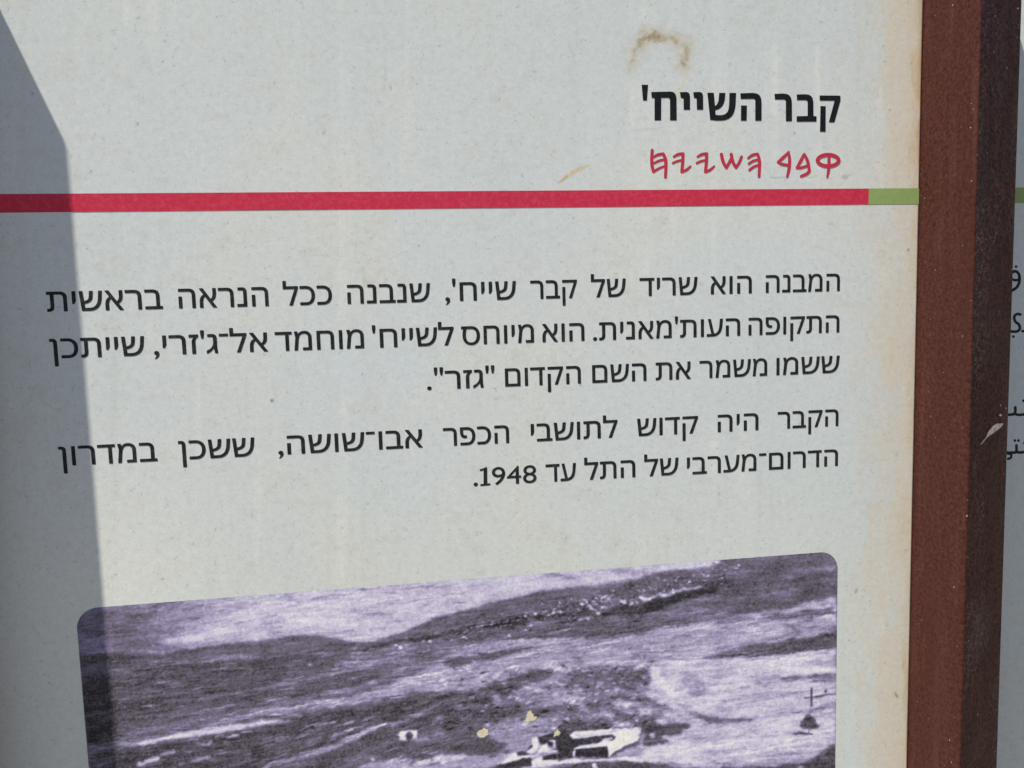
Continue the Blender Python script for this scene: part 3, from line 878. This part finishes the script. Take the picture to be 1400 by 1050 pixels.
    for x, y, r in ((525, 390, 13), (605, 373, 15), (700, 380, 12), (735, 366, 15), (672, 352, 8), (940, 300, 14), (1060, 368, 14), (985, 412, 14), (1018, 400, 10), (893, 402, 10), (412, 525, 21), (78, 543, 17), (25, 515, 9), (826, 490, 11), (795, 490, 10), (840, 447, 12), (865, 425, 8), (1255, 292, 16), (1310, 295, 16), (1240, 280, 12), (1345, 288, 10), (1385, 258, 20), (1400, 262, 18), (1130, 325, 12), (1350, 390, 8), (1140, 432, 8), (1270, 495, 8), (255, 560, 8), (190, 572, 8)):
        blob(T3, x, y, r * .85, r * .62, .9)
    line(T3, [(985, 305), (1010, 330), (1045, 345), (1065, 370)], [14, 22, 14, 18], .86)
    line(T3, [(835, 495), (870, 455), (915, 422), (965, 402), (1000, 395)], [8, 12, 12, 9, 6], .78, 1.2)
    line(T3, [(1080, 282), (1180, 272)], 12, .55); line(T3, [(1070, 330), (1200, 305)], 20, .55)
    line(T4, [(0, 352), (50, 345), (100, 318), (160, 316), (220, 292), (290, 272), (390, 262), (440, 252)], [22, 18, 12, 20, 22, 16, 12, 6], .80, 1.4)
    for x, y, r in ((10, 340, 14), (45, 348, 12), (120, 305, 13), (150, 285, 12), (150, 312, 18), (215, 280, 14), (222, 300, 16), (305, 268, 14), (390, 262, 9), (605, 270, 12), (545, 320, 10), (565, 328, 10), (240, 422, 9)):
        blob(T4, x, y, r * .85, r * .62, .9)
    for x, y, r in ((148, 300, 6), (215, 262, 7), (45, 305, 8), (75, 305, 9), (300, 280, 6)):
        blob(T4, x, y, r, r * .8, .08)
    # middle distance
    poly(T4, [(0, 460), (180, 425), (420, 350), (560, 330), (900, 290), (1090, 275), (1400, 250), (1400, 330), (1250, 350), (1050, 405), (800, 440), (400, 505), (200, 535), (0, 560)], .38, 3, .8)
    line(T4, [(230, 400), (380, 355), (560, 325)], 12, .50); line(T4, [(720, 335), (900, 315), (1130, 275)], [16, 8, 18], .52); line(T4, [(540, 440), (610, 432)], 14, .62); line(T4, [(700, 335), (760, 328)], 12, .62)
    line(T4, [(580, 470), (700, 440), (840, 420), (1000, 400)], [30, 24, 20, 14], .30, 3)
    line(T4, [(1120, 300), (1200, 290), (1400, 300)], [40, 60, 40], .33, 5); line(T4, [(1040, 175), (1090, 178)], 24, .52)
    line(T4, [(1090, 142), (1200, 130), (1300, 118), (1400, 112)], [8, 26, 34, 30], .62); line(T4, [(1260, 280), (1400, 255)], 16, .48); line(T4, [(1080, 270), (1140, 272)], 16, .66)
    line(T3, [(560, 560), (700, 530), (800, 535), (900, 545)], 14, .27); line(T3, [(870, 550), (930, 545), (1100, 545), (1300, 520), (1400, 510)], [10, 20, 18, 16, 14], .26)
    line(T3, [(940, 552), (975, 530), (1000, 512)], [16, 18, 10], .56); line(T3, [(570, 450), (700, 440)], 26, .46)
    # --- broad pale fields
    field = [T3(0, 620), T3(100, 582), T3(280, 566), T3(440, 566), T3(600, 558), T3(870, 548), T3(900, 560), T3(1100, 552), T3(1300, 528), T3(1400, 518), T4(80, 560), T4(200, 548), T4(400, 515), T4(600, 485), T4(800, 448), T4(950, 428), T4(1050, 412), T4(1250, 358), T4(1420, 330), (1160, 1060), (720, 1060), (650, 945), (590, 944), (500, 948), (560, 925), (600, 905), (618, 890)]
    poly(TP, field, .66, 2)
    mf = poly_sd(px, py, field) < 0
    G[mf] += (0.07 * s1 + 0.05 * s2)[mf]
    line(T3, [(0, 620), (150, 590), (330, 600)], [20, 24, 14], .40, 2.5); line(T3, [(460, 640), (700, 600), (900, 580), (1100, 575)], 16, .58)
    line(T3, [(440, 570), (640, 562), (860, 552)], [12, 14, 12], .84); line(T3, [(1230, 590), (1400, 540)], 30, .60)
    poly(T4, [(860, 490), (1020, 460), (1220, 430), (1400, 395), (1400, 460), (1150, 470), (950, 500)], .36, 2.5); line(T4, [(1030, 440), (1200, 395), (1400, 350)], [12, 30, 26], .80); line(T4, [(1310, 390), (1360, 370)], 16, .5)
    line(T4, [(200, 570), (500, 560), (700, 500), (860, 470)], [30, 34, 24, 30], .78); line(T4, [(560, 520), (720, 505), (820, 490)], 16, .55)
    line(T4, [(900, 580), (960, 575), (980, 600)], [14, 26, 10], .45); line(T4, [(980, 575), (1080, 555), (1190, 540)], [16, 40, 10], .50, 2.5); line(T4, [(1090, 545), (1140, 585)], [12, 14], .30); blob(T4, 1232, 484, 8, 9, .15)
    line(T4, [(1250, 500), (1400, 480)], 30, .82)
    # left-middle striped fields
    line(T6, [(0, 210), (200, 190), (400, 150), (700, 85), (1000, 30)], [60, 70, 70, 60, 40], .32, 4, .9)
    line(T5, [(840, 152), (1000, 130), (1200, 92), (1400, 55)], [8, 12, 18, 22], .62); line(T6, [(0, 165), (200, 128), (300, 102), (500, 62), (700, 18), (820, -10)], [20, 20, 22, 20, 20, 18], .66)
    line(T6, [(440, 215), (600, 180), (760, 140), (900, 105), (1050, 85)], [10, 16, 18, 18, 10], .62); line(T6, [(860, 90), (960, 55), (1060, 12)], [14, 22, 14], .60)
    line(T7, [(-40, 130), (120, 108), (300, 75), (520, 25)], [50, 60, 50, 20], .29, 2.5); line(T7, [(0, 70), (200, 45), (350, 25)], 12, .50); blob(T7, 140, 122, 11, 9, .92)
    line(T6, [(0, 345), (200, 315), (420, 285), (620, 262), (820, 225), (1000, 165), (1130, 115), (1400, 45)], [36, 50, 60, 64, 62, 84, 92, 80], .70, 3); blob(T6, 1110, 120, 46, 24, .86, .7)
    line(T6, [(560, 200), (760, 175), (900, 160)], 18, .46, 3, .7); line(T6, [(1180, 165), (1300, 140), (1400, 130)], 24, .70); line(T6, [(680, 290), (900, 260), (1000, 235)], 8, .5)
    line(T5, [(360, 425), (440, 388), (600, 360), (800, 308), (1000, 275), (1200, 245), (1400, 200)], [14, 22, 30, 36, 40, 40, 40], .46, 3); line(T5, [(600, 355), (720, 335), (900, 295)], 16, .60)
    line(T5, [(1100, 300), (1250, 275), (1400, 240)], [20, 30, 44], .66, 3); line(T5, [(700, 350), (900, 320), (960, 325)], 14, .30)
    line(T5, [(125, 525), (220, 498), (340, 466), (440, 440), (560, 420)], [16, 14, 18, 16, 12], .52)
    line(T5, [(345, 470), (470, 470), (570, 450), (680, 430), (800, 405), (950, 380), (1100, 360), (1260, 335), (1400, 312)], [18, 34, 34, 30, 44, 46, 44, 40, 46], .92, 2.2)
    line(T5, [(360, 480), (480, 480)], 26, .5, 2); line(T6, [(0, 425), (90, 412), (190, 402)], [38, 24, 8], .97)
    poly(T5, [(100, 560), (340, 500), (560, 480), (850, 440), (1150, 390), (1400, 345), (1400, 660), (100, 660)], .22, 3, .95); line(T6, [(100, 385), (180, 375), (280, 365)], [10, 34, 16], .62)
    poly(T6, [(0, 440), (200, 405), (400, 360), (650, 315), (820, 300), (1000, 255), (1200, 215), (1400, 185), (1400, 420), (1200, 480), (900, 560), (400, 780), (0, 780)], .25, 3)
    for T, p, w, v in ((T5, [(480, 612), (540, 598), (620, 575)], [26, 34, 24], .93), (T5, [(650, 545), (740, 520)], 16, .66), (T5, [(880, 592), (940, 575), (1000, 560)], [20, 24, 10], .80), (T5, [(1040, 542), (1110, 530)], 12, .62), (T5, [(1140, 420), (1175, 405), (1210, 400)], [16, 24, 12], .86), (T5, [(1240, 386), (1320, 378)], 14, .85),
        (T5, [(920, 465), (990, 470), (1012, 450)], 14, .66), (T5, [(1050, 420), (1110, 400)], 18, .55), (T5, [(840, 522), (870, 520)], 12, .75), (T5, [(790, 620), (820, 610)], 14, .75), (T5, [(190, 628), (250, 610)], 14, .55), (T5, [(1260, 542), (1290, 538)], 12, .66), (T5, [(735, 640), (760, 640)], 12, .6), (T5, [(520, 560), (560, 545)], 12, .4),
        (T6, [(320, 445), (390, 432)], 12, .62), (T6, [(380, 447), (450, 430), (520, 414)], [12, 18, 10], .68), (T6, [(520, 446), (600, 428), (660, 410)], [10, 16, 14], .68), (T6, [(730, 406), (810, 382)], 14, .60), (T6, [(500, 522), (580, 495), (650, 460)], [24, 26, 16], .62), (T6, [(330, 562), (420, 530)], 28, .52), (T6, [(250, 525), (320, 505)], 20, .58), (T6, [(100, 555), (200, 535)], 12, .52), (T6, [(10, 582), (65, 575)], 10, .55), (T6, [(250, 610), (400, 575), (520, 545)], 22, .36),
        (T6, [(0, 760), (60, 722), (140, 708), (250, 680), (400, 640), (550, 575), (700, 515), (800, 465), (900, 430)], [20, 40, 46, 40, 44, 44, 44, 22, 12], .74), (T6, [(950, 440), (1080, 390), (1150, 350), (1280, 290)], [22, 34, 24, 12], .64), (T6, [(230, 738), (380, 690)], 12, .50), (T6, [(470, 748), (600, 690), (770, 630)], 12, .46), (T6, [(760, 550), (860, 510), (960, 455)], 10, .42), (T6, [(1240, 425), (1330, 370), (1400, 310)], [22, 36, 30], .60), (T6, [(1000, 330), (1200, 265)], 14, .52), (T6, [(1100, 250), (1280, 215)], 10, .46), (T6, [(1270, 500), (1400, 492)], 36, .56), (T6, [(850, 640), (930, 660)], 7, .45)):
        line(T, p, w, v, 1.5)
    blob(T6, 930, 303, 16, 5, .62)
    poly(T6, [(988, 505), (1015, 480), (1080, 474), (1132, 478), (1142, 535), (1112, 548), (1060, 545), (1005, 550)], .97, 1.0, rag=.4); blob(T6, 1076, 515, 27, 27, .17); line(T6, [(1120, 545), (1200, 538)], [24, 30], .62)
    poly(T6, [(690, 770), (720, 735), (790, 712), (950, 695), (1090, 690), (1150, 700), (1210, 680), (1310, 655), (1400, 650), (1400, 780), (690, 780)], .66, 2)
    line(T6, [(1150, 720), (1200, 700), (1220, 690)], 30, .95); line(T6, [(1270, 690), (1320, 660)], 26, .95); line(T6, [(1330, 700), (1400, 665)], 34, .95); line(T6, [(1080, 730), (1110, 705)], 22, .2); line(T6, [(1230, 725), (1290, 715)], 16, .25); blob(T6, 803, 687, 18, 9, .9)
    line(T6, [(1020, 650), (1090, 655), (1170, 655)], [20, 50, 30], .2); line(T6, [(940, 610), (1300, 600)], 50, .27, 4, .8); line(T6, [(1150, 575), (1280, 545)], 14, .42)
    # --- foreground scrub around the ruin
    poly(T7, [(-90, 350), (200, 300), (400, 235), (550, 180), (640, 172), (700, 200), (610, 265), (480, 300), (390, 345), (350, 385), (210, 400), (-90, 440)], .28, 3, rag=2)
    poly(T7, [(180, 470), (230, 400), (360, 380), (500, 300), (700, 210), (800, 240), (1000, 300), (1340, 270), (1400, 320), (1400, 500), (1000, 560), (600, 600), (240, 590)], .50, 8, .9)
    poly(T7, [(-80, 450), (300, 430), (550, 395), (620, 400), (640, 450), (500, 480), (300, 520), (-80, 570)], .27, 5, .9, 2)
    poly(T7, [(740, 250), (810, 172), (1000, 158), (1160, 150), (1330, 190), (1345, 262), (1200, 285), (1000, 305), (790, 302)], .37, 5, rag=2.5)
    for T, p, w, v in ((T7, [(500, 320), (600, 280), (740, 215)], [50, 50, 30], .66), (T7, [(640, 130), (740, 175), (850, 140)], [50, 40, 20], .82), (T7, [(840, 115), (1000, 85), (1200, 20)], [20, 50, 30], .55), (T7, [(900, 140), (1150, 128), (1330, 118)], [18, 20, 16], .85), (T7, [(1210, 95), (1400, 60)], 36, .54), (T7, [(830, 225), (850, 235)], [40, 34], .26), (T7, [(1060, 240), (1140, 238), (1220, 225)], [30, 36, 24], .26), (T7, [(770, 296), (800, 294)], 18, .22), (T7, [(860, 300), (1000, 292)], 12, .26),
        (T7, [(690, 355), (780, 375), (880, 380)], [22, 34, 24], .90), (T7, [(730, 388), (750, 392)], 18, .28), (T7, [(530, 435), (620, 415), (720, 405)], [18, 26, 18], .72), (T7, [(930, 432), (1010, 415)], 32, .26), (T7, [(1090, 358), (1190, 362)], 32, .27), (T7, [(1250, 378), (1390, 402)], 32, .27), (T7, [(1120, 400), (1190, 415)], 34, .92), (T7, [(1220, 408), (1270, 412)], 26, .78), (T7, [(1310, 455), (1340, 470)], 40, .80), (T7, [(860, 430), (900, 460)], 40, .66), (T7, [(1000, 470), (1040, 480)], 22, .74), (T7, [(1110, 460), (1160, 505), (1230, 520)], [50, 50, 30], .22), (T7, [(1040, 400), (1080, 430)], 30, .34),
        (T7, [(560, 465), (680, 452), (830, 450)], [40, 56, 44], .24), (T7, [(0, 490), (200, 465), (420, 430)], [60, 50, 40], .25), (T7, [(20, 428), (120, 420), (210, 405)], 28, .55), (T7, [(270, 345), (300, 370)], 40, .74), (T7, [(200, 380), (250, 395)], 40, .22), (T7, [(370, 520), (450, 512)], 18, .60), (T7, [(820, 510), (900, 505), (1000, 520)], [10, 22, 8], .60), (T7, [(1280, 500), (1400, 470)], 26, .40)):
        line(T, p, w, v, 3.0, .92, 1.6)
    poly(T7, [(220, 590), (330, 560), (470, 570), (610, 600), (560, 650), (490, 700), (410, 735), (300, 745), (350, 690), (250, 650)], .60, 4, rag=2)
    poly(T7, [(-60, 570), (200, 585), (250, 650), (340, 700), (300, 750), (150, 765), (-60, 760)], .33, 5, rag=2); line(T7, [(40, 725), (180, 715), (340, 700)], [50, 66, 30], .23, 4)
    poly(T7, [(-60, 775), (100, 765), (260, 765), (420, 735), (400, 790), (280, 850), (-60, 870)], .66, 3, rag=2); line(T7, [(0, 790), (60, 768)], 26, .85); line(T7, [(230, 575), (380, 560), (700, 545)], [10, 18, 8], .66)
    poly(T7, [(700, 590), (740, 530), (860, 505), (920, 560), (1060, 510), (1200, 560), (1270, 515), (1400, 500), (1400, 600), (1290, 600), (1280, 680), (1060, 780), (700, 760)], .26, 3, rag=2)
    line(T7, [(1060, 515), (1130, 555), (1195, 545)], [12, 26, 18], .88, 1.6); line(T7, [(880, 500), (960, 520), (1060, 545)], 14, .55)
    # ruin
    poly(T7, [(575, 640), (640, 622), (720, 600), (800, 615), (800, 650), (850, 655), (860, 690), (830, 740), (810, 755), (700, 745), (720, 720), (690, 690), (600, 690)], .13, 1.4)
    poly(T7, [(790, 625), (825, 598), (1000, 588), (1250, 568), (1277, 582), (1262, 662), (1160, 705), (1090, 745), (1060, 778), (1050, 695), (860, 690), (1000, 670), (1020, 640), (820, 650)], .98, 1.0, rag=.5)
    poly(T7, [(822, 652), (1000, 630), (1085, 620), (1112, 640), (1085, 662), (1030, 655), (990, 682), (860, 692)], .13, 1.0, rag=.6); line(T7, [(1020, 655), (1080, 648)], [10, 16], .85, 1.0); line(T7, [(835, 620), (880, 635), (1000, 610), (1150, 595)], [8, 10, 6, 6], .72, 1)
    poly(T7, [(815, 720), (865, 694), (1045, 690), (1052, 704), (840, 722)], .95, .9, rag=.3); poly(T7, [(834, 722), (1052, 702), (1056, 772), (836, 770)], .09, .9, rag=.4); poly(T7, [(812, 740), (832, 725), (832, 765), (815, 765)], .95, .9, rag=.3)
    poly(T7, [(536, 650), (575, 640), (582, 700), (550, 752), (492, 742), (536, 705)], .95, 1, rag=.5); poly(T7, [(430, 738), (500, 730), (536, 688), (540, 705), (490, 742), (530, 762), (440, 766)], .16, 1.2)
    poly(T7, [(578, 742), (600, 700), (648, 678), (668, 712), (655, 742)], .96, 1.0, rag=.6); blob(T7, 664, 682, 22, 26, .14); line(T7, [(660, 662), (690, 668), (688, 700)], [8, 14, 10], .9, 1); line(T7, [(650, 740), (705, 735)], 18, .85)
    poly(T7, [(285, 826), (360, 780), (425, 742), (440, 768), (535, 762), (600, 752), (530, 785), (440, 800), (380, 822)], .94, 1.2); poly(T7, [(262, 860), (300, 825), (400, 808), (470, 782), (530, 772), (538, 835), (430, 842), (350, 860)], .13, 1.2)
    poly(T7, [(534, 802), (600, 765), (612, 798), (700, 798), (830, 780), (880, 802), (1060, 785), (1200, 772), (1400, 800), (1400, 822), (1150, 792), (900, 806), (700, 825), (600, 840), (536, 842)], .95, 1.0, rag=.8)
    poly(T7, [(608, 768), (700, 752), (812, 745), (820, 780), (612, 796)], .10, .9, rag=.4); line(T7, [(720, 800), (770, 780)], [10, 14], .35, 1)
    poly(T7, [(640, 860), (700, 832), (900, 812), (1150, 800), (1400, 828), (1400, 870), (640, 870)], .27, 1.6); poly(T7, [(945, 820), (975, 818), (985, 850), (955, 855)], .92, 1); line(T7, [(650, 850), (800, 830)], 14, .5); line(T7, [(1040, 830), (1080, 850)], 6, .5)
    # --- right: pale slope
    poly(T8, [(60, 160), (400, 165), (800, 145), (1365, 95), (1365, 740), (1200, 880), (600, 912), (0, 890), (0, 780), (160, 740), (320, 650), (200, 520), (60, 470), (30, 340)], .79, 8, rag=4)
    ms = (px > 895) & (py > 895)
    G[ms] += (0.05 * s1 + 0.05 * sc)[ms]
    poly(T8, [(385, 157), (600, 100), (700, 60), (900, 40), (1100, 12), (1380, -40), (1380, 92), (1200, 100), (1000, 124), (800, 145), (600, 165), (450, 163)], .33, 1.5); line(T8, [(430, 138), (600, 122), (700, 118)], 6, .62); line(T8, [(450, 150), (560, 145), (700, 120)], 16, .22); line(T8, [(850, 95), (1200, 75), (1365, 60)], 14, .27, 3); line(T8, [(500, 75), (560, 85)], 36, .62)
    line(T8, [(440, 172), (800, 155), (1100, 122), (1365, 100)], 12, .92)
    for p, w, v, a in (([(0, 145), (100, 110), (240, 80)], [40, 44, 30], .60, .8), ([(0, 60), (200, 40), (400, 20)], 40, .68, .6), ([(330, 310), (390, 370)], [120, 110], .66, .8), ([(370, 320), (410, 325)], 14, .5, .9), ([(370, 405), (405, 412)], 14, .42, .9), ([(70, 240), (100, 320), (170, 370)], [60, 70, 80], .93, .9), ([(100, 230), (150, 215)], 30, .72, .8), ([(230, 420), (250, 440)], [70, 60], .92, .8), ([(185, 155), (215, 153)], 14, .42, .9), ([(60, 175), (72, 175)], 14, .3, .9), ([(240, 448), (258, 452)], 20, .45, .9), ([(90, 400), (130, 398)], 30, .6, .8),
        ([(0, 250), (20, 290)], [50, 70], .36, .9), ([(0, 365), (50, 375)], 16, .32, .9), ([(0, 445), (100, 490), (190, 512)], [44, 40, 24], .36, .95), ([(250, 490), (330, 498)], 18, .55, .9), ([(300, 530), (400, 562), (460, 590), (560, 597), (680, 592), (750, 590), (800, 565)], [26, 38, 42, 40, 34, 24, 12], .34, 1), ([(780, 300), (880, 290), (960, 285)], [24, 26, 16], .58, .9), ([(800, 320), (860, 342), (900, 330)], [20, 26, 14], .5, .9), ([(700, 358), (760, 350)], 12, .6, .9),
        ([(975, 305), (1040, 300), (1110, 296), (1200, 288), (1280, 290), (1355, 280)], [26, 36, 30, 46, 40, 46], .36, .95), ([(1000, 240), (1100, 220), (1200, 230), (1330, 240)], [60, 70, 60, 20], .93, .7), ([(1050, 230), (1060, 260)], 20, .7, .7), ([(1120, 310), (1355, 320)], 30, .60, .7), ([(520, 510), (620, 505)], 18, .60, .9), ([(480, 270), (600, 260)], 24, .72, .8), ([(700, 440), (900, 430)], 16, .7, .8), ([(700, 465), (720, 468)], 24, .9, .8),
        ([(1060, 538), (1130, 530), (1150, 525)], [14, 16, 12], .52, .9), ([(1180, 530), (1260, 505), (1350, 480)], [18, 30, 40], .56, .9), ([(1260, 540), (1350, 530)], [30, 80], .64, .7), ([(0, 850), (500, 775), (1000, 712), (1340, 660)], [14, 16, 16, 20], .93, .9), ([(250, 895), (700, 830), (1200, 735)], [20, 18, 14], .93, .8), ([(450, 820), (600, 820)], [20, 40], .72, .9), ([(500, 735), (800, 720)], 20, .76, .7), ([(0, 870), (200, 880), (500, 905)], 20, .93, .8)):
        line(T8, p, w, v, 2.0, a, 1.2)
    poly(T8, [(0, 590), (60, 598), (130, 628), (250, 610), (325, 628), (330, 650), (240, 690), (170, 702), (110, 715), (165, 742), (110, 772), (0, 782)], .23, 2, rag=1.5); blob(T8, 62, 706, 22, 14, .93); blob(T8, 120, 605, 40, 16, .84); line(T8, [(160, 560), (230, 560)], [30, 36], .92); line(T8, [(0, 540), (40, 545)], 40, .82); line(T8, [(60, 545), (130, 545)], 22, .5); line(T8, [(250, 580), (370, 610)], 12, .6); line(T8, [(140, 715), (200, 720)], 16, .86)
    line(T8, [(1191, 368), (1189, 430), (1188, 492)], 13, .15, .9, 1, .2); line(T8, [(1138, 436), (1190, 430), (1250, 425), (1300, 413), (1360, 410)], [8, 10, 14, 10, 8], .20, .9, 1, .2); blob(T8, 1290, 388, 9, 9, .2)
    for bx, by, brx, bry, bv in ((1170, 618, 50, 34, .20), (1166, 584, 30, 30, .22), (1205, 636, 40, 18, .19), (1138, 632, 28, 18, .21), (1190, 598, 26, 22, .23)):
        blob(T8, bx, by, brx, bry, bv, .95, .35)
    for k in range(26):
        blob(T8, 1172 + rnd.gauss(0, 26), 612 + rnd.gauss(0, 18), 6, 5, rnd.choice((.12, .34, .42)), .7)
    line(T8, [(1174, 652), (1172, 690)], 7, .40, .8); line(T8, [(1035, 691), (1075, 690), (1100, 682), (1140, 690), (1192, 692)], [10, 16, 20, 16, 6], .20, 1)
    poly(T8, [(540, 940), (560, 922), (600, 914), (640, 928), (850, 918), (1100, 905), (1180, 885), (1240, 838), (1300, 785), (1355, 738), (1365, 960), (540, 960)], .24, 1.5, rag=1.5); poly(T8, [(0, 892), (120, 902), (250, 925), (380, 935), (300, 960), (0, 960)], .26, 1.5)
    line(T8, [(1270, 830), (1310, 790)], 16, .6); line(T8, [(1245, 845), (1290, 860)], 14, .66); blob(T8, 1110, 930, 22, 10, .8); blob(T8, 713, 790, 5, 5, .1); blob(T7, 680, 146, 5, 5, .08); blob(T7, 1367, 119, 5, 5, .08)
    # photographic texture
    def soften(A, n):
        for _ in range(n):
            for ax in (0, 1):
                A = (np.roll(A, 1, ax) + 2 * A + np.roll(A, -1, ax)) / 4
        return A
    crisp = np.zeros(px.shape)
    for (x0, y0, x1, y1, w) in ((700, 845, 990, 800, 16), (560, 1004, 572, 1004, 14), (690, 862, 700, 862, 14), (540, 885, 640, 876, 9), (1095, 955, 1150, 948, 14), (200, 1030, 330, 1000, 14), (420, 995, 520, 985, 16), (1070, 925, 1145, 920, 12)):
        crisp = np.maximum(crisp, sstep(w, 0, line_sd(px, py, [(x0, y0), (x1, y1)], [w, w])))
    bl = calm * (1 - 0.85 * crisp)
    Gs = 0.36 * soften(G, 1) + 0.40 * soften(G, 5) + 0.24 * soften(G, 24)
    G = soften(G, 1) * (1 - bl) + Gs * bl
    G = 0.5 + (G - 0.5) * 0.95
    G += 0.10 * fbm(wx / 46, (wy + 0.14 * wx) / 13, 207, 4) * calm
    # furrows, terrace edges and bushes on the slopes
    def mark(x, y, ln, w, ang, dv):
        dx, dy = ln / 2 * math.cos(ang), ln / 2 * math.sin(ang)
        pts = [(x - dx, y - dy), (x, y + rnd.gauss(0, 0.6)), (x + dx, y + dy)]
        m = sel(pts, w + 3)
        if m.any():
            al = sstep(1.0, -0.6, line_sd(px[m], py[m], pts, [w * .4, w, w * .3]))
            G[m] += dv * al
    for k in range(900):
        x, y = rnd.uniform(112, 640), rnd.uniform(868, 1046)
        if y < 905 - 0.04 * (x - 112) and x < 480:
            continue
        sl_ = -math.atan(0.12 + 0.28 * max(0, (y - 900) / 150) * min(1, max(0, (x - 200) / 350)) + rnd.gauss(0, 0.04))
        mark(x, y, rnd.uniform(6, 38), rnd.uniform(0.9, 2.2), sl_, rnd.choice((-.07, -.05, .07, .10, .14)))
    for k in range(420):
        mark(rnd.uniform(640, 1140), rnd.uniform(835, 905), rnd.uniform(8, 40), rnd.uniform(0.9, 2.6), -math.atan(0.14 + rnd.gauss(0, 0.05)), rnd.choice((-.10, -.07, .06, .10)))
    for k in range(260):
        mark(rnd.uniform(880, 1140), rnd.uniform(895, 1045), rnd.uniform(6, 46), rnd.uniform(0.9, 3), -math.atan(0.10 + rnd.gauss(0, 0.06)), rnd.choice((-.08, -.05, .05, .06)))
    for k in range(520):
        x, y = rnd.uniform(600, 890), rnd.uniform(908, 1000)
        r = rnd.uniform(1.2, 4.2)
        mark(x, y, r * rnd.uniform(1.6, 3.2), r * 1.1, rnd.gauss(-.12, .25), rnd.choice((-.16, -.12, -.08, .08, .12, .18)))
    for k in range(260):
        t = rnd.random()
        x = 630 + 380 * t
        y = 868 - 95 * t + rnd.gauss(0, 7)
        mark(x, y, rnd.uniform(1.5, 5), rnd.uniform(1.0, 2.4), rnd.gauss(-.2, .3), rnd.choice((-.16, -.12, -.10, .12, .20, .30)))
    for k in range(300):
        x, y = rnd.uniform(110, 640), rnd.uniform(800, 868)
        mark(x, y, rnd.uniform(8, 44), rnd.uniform(0.9, 3.0), -math.atan(0.12 + rnd.gauss(0, 0.06)), rnd.choice((-.08, -.06, .05, .06)))
    mid = np.clip(1 - np.abs(G - 0.5) * 1.3, 0.15, 1)
    G += 0.15 * s2 * mid + 0.07 * sc * mid + 0.11 * fine * mid + 0.05 * s1 * mid + 0.02 * fine
    dark_grain = fbm(px / 1.5, py / 1.5, 55, 2)
    G += 0.13 * dark_grain * sstep(0.5, 0.2, G) + 0.03 * dark_grain
    G = np.clip(G, 0.0, 1.0)
    stops = np.array([0, .12, .25, .38, .5, .66, .8, .92, 1.0])
    cols = np.array([(32, 31, 37), (46, 45, 53), (80, 76, 88), (103, 99, 118), (126, 119, 152), (164, 158, 194), (200, 197, 222), (222, 221, 236), (236, 236, 240)], float)
    L = np.stack([np.interp(G, stops, lin(cols)[:, k]) for k in range(3)], -1)
    warm = np.clip(fbm(px / 40, py / 40, 71, 3) * 0.5 + 0.25, 0, 1)[..., None] * (G[..., None] > .55)
    L = L * (1 - 0.5 * warm) + 0.5 * warm * L * np.array([1.0, 1.0, 0.96])
    # flaked spots where the pale ground shows
    for T, pts in ((T7, [(155, 620), (170, 592), (205, 578), (238, 590), (236, 620), (210, 640), (175, 640)]), (T7, [(490, 525), (500, 495), (512, 478), (505, 462), (522, 470), (528, 455), (536, 485), (548, 478), (545, 495), (568, 500), (562, 520), (530, 522), (515, 535)]), (T7, [(684, 636), (690, 610), (704, 590), (710, 575), (714, 592), (732, 605), (720, 625), (700, 628)])):
        sd = poly_sd(px, py, [T(a, b) for a, b in pts]) + 0.5 * wob
        a = sstep(1.6, 0.6, sd)[..., None] * 0.5
        L = L * (1 - a) + lin((96, 88, 80)) * a
        a = sstep(0.5, -0.5, sd)[..., None]
        L = L * (1 - a) + lin((206, 201, 178)) * a
    return np.clip(L * K, 0.004, 0.86)

def build_photo():
    xl, xr = -444.0 / F * D, 631.4 / F * D
    zt, zb = CAM_Z - 370.7 / F * D, CAM_Z - 0.74 * D
    rad = 27.5 / F * D
    st = 1.15 / F * D
    zs = np.concatenate([zt - rad * (1 - np.cos(np.linspace(0, math.pi / 2, 30))), np.linspace(zt - rad, zb, int((zt - rad - zb) / st))[1:]])
    dz = np.clip(zs - (zt - rad), 0, rad)
    ins = rad - np.sqrt(np.clip(rad * rad - dz * dz, 0, None))
    nx = int((xr - xl) / st)
    t = np.linspace(0, 1, nx)
    X = (xl + ins)[:, None] + t[None, :] * ((xr - xl) - 2 * ins)[:, None]
    Z = np.repeat(zs[:, None], nx, 1)
    nz = len(zs)
    verts = np.stack([X, np.full_like(X, -LIFT), Z], -1).reshape(-1, 3)
    idx = np.arange(nz * nx).reshape(nz, nx)
    q = np.stack([idx[1:, :-1], idx[1:, 1:], idx[:-1, 1:], idx[:-1, :-1]], -1).reshape(-1, 4)
    me = bpy.data.meshes.new('photograph')
    me.vertices.add(len(verts))
    me.vertices.foreach_set('co', verts.ravel())
    me.loops.add(q.size)
    me.loops.foreach_set('vertex_index', q.ravel().astype(np.int32))
    me.polygons.add(len(q))
    me.polygons.foreach_set('loop_start', (np.arange(len(q)) * 4).astype(np.int32))
    me.update(calc_edges=True)
    at = me.color_attributes.new('Paint', 'FLOAT_COLOR', 'POINT')
    PX, PY = to_px(X, Z)
    rgb = paint_photo(PX, PY).reshape(-1, 3)
    at.data.foreach_set('color', np.c_[rgb, np.ones(len(rgb))].astype(np.float32).ravel())
    return link('photograph', me, MAT_PHOTO, panel)
build_photo()
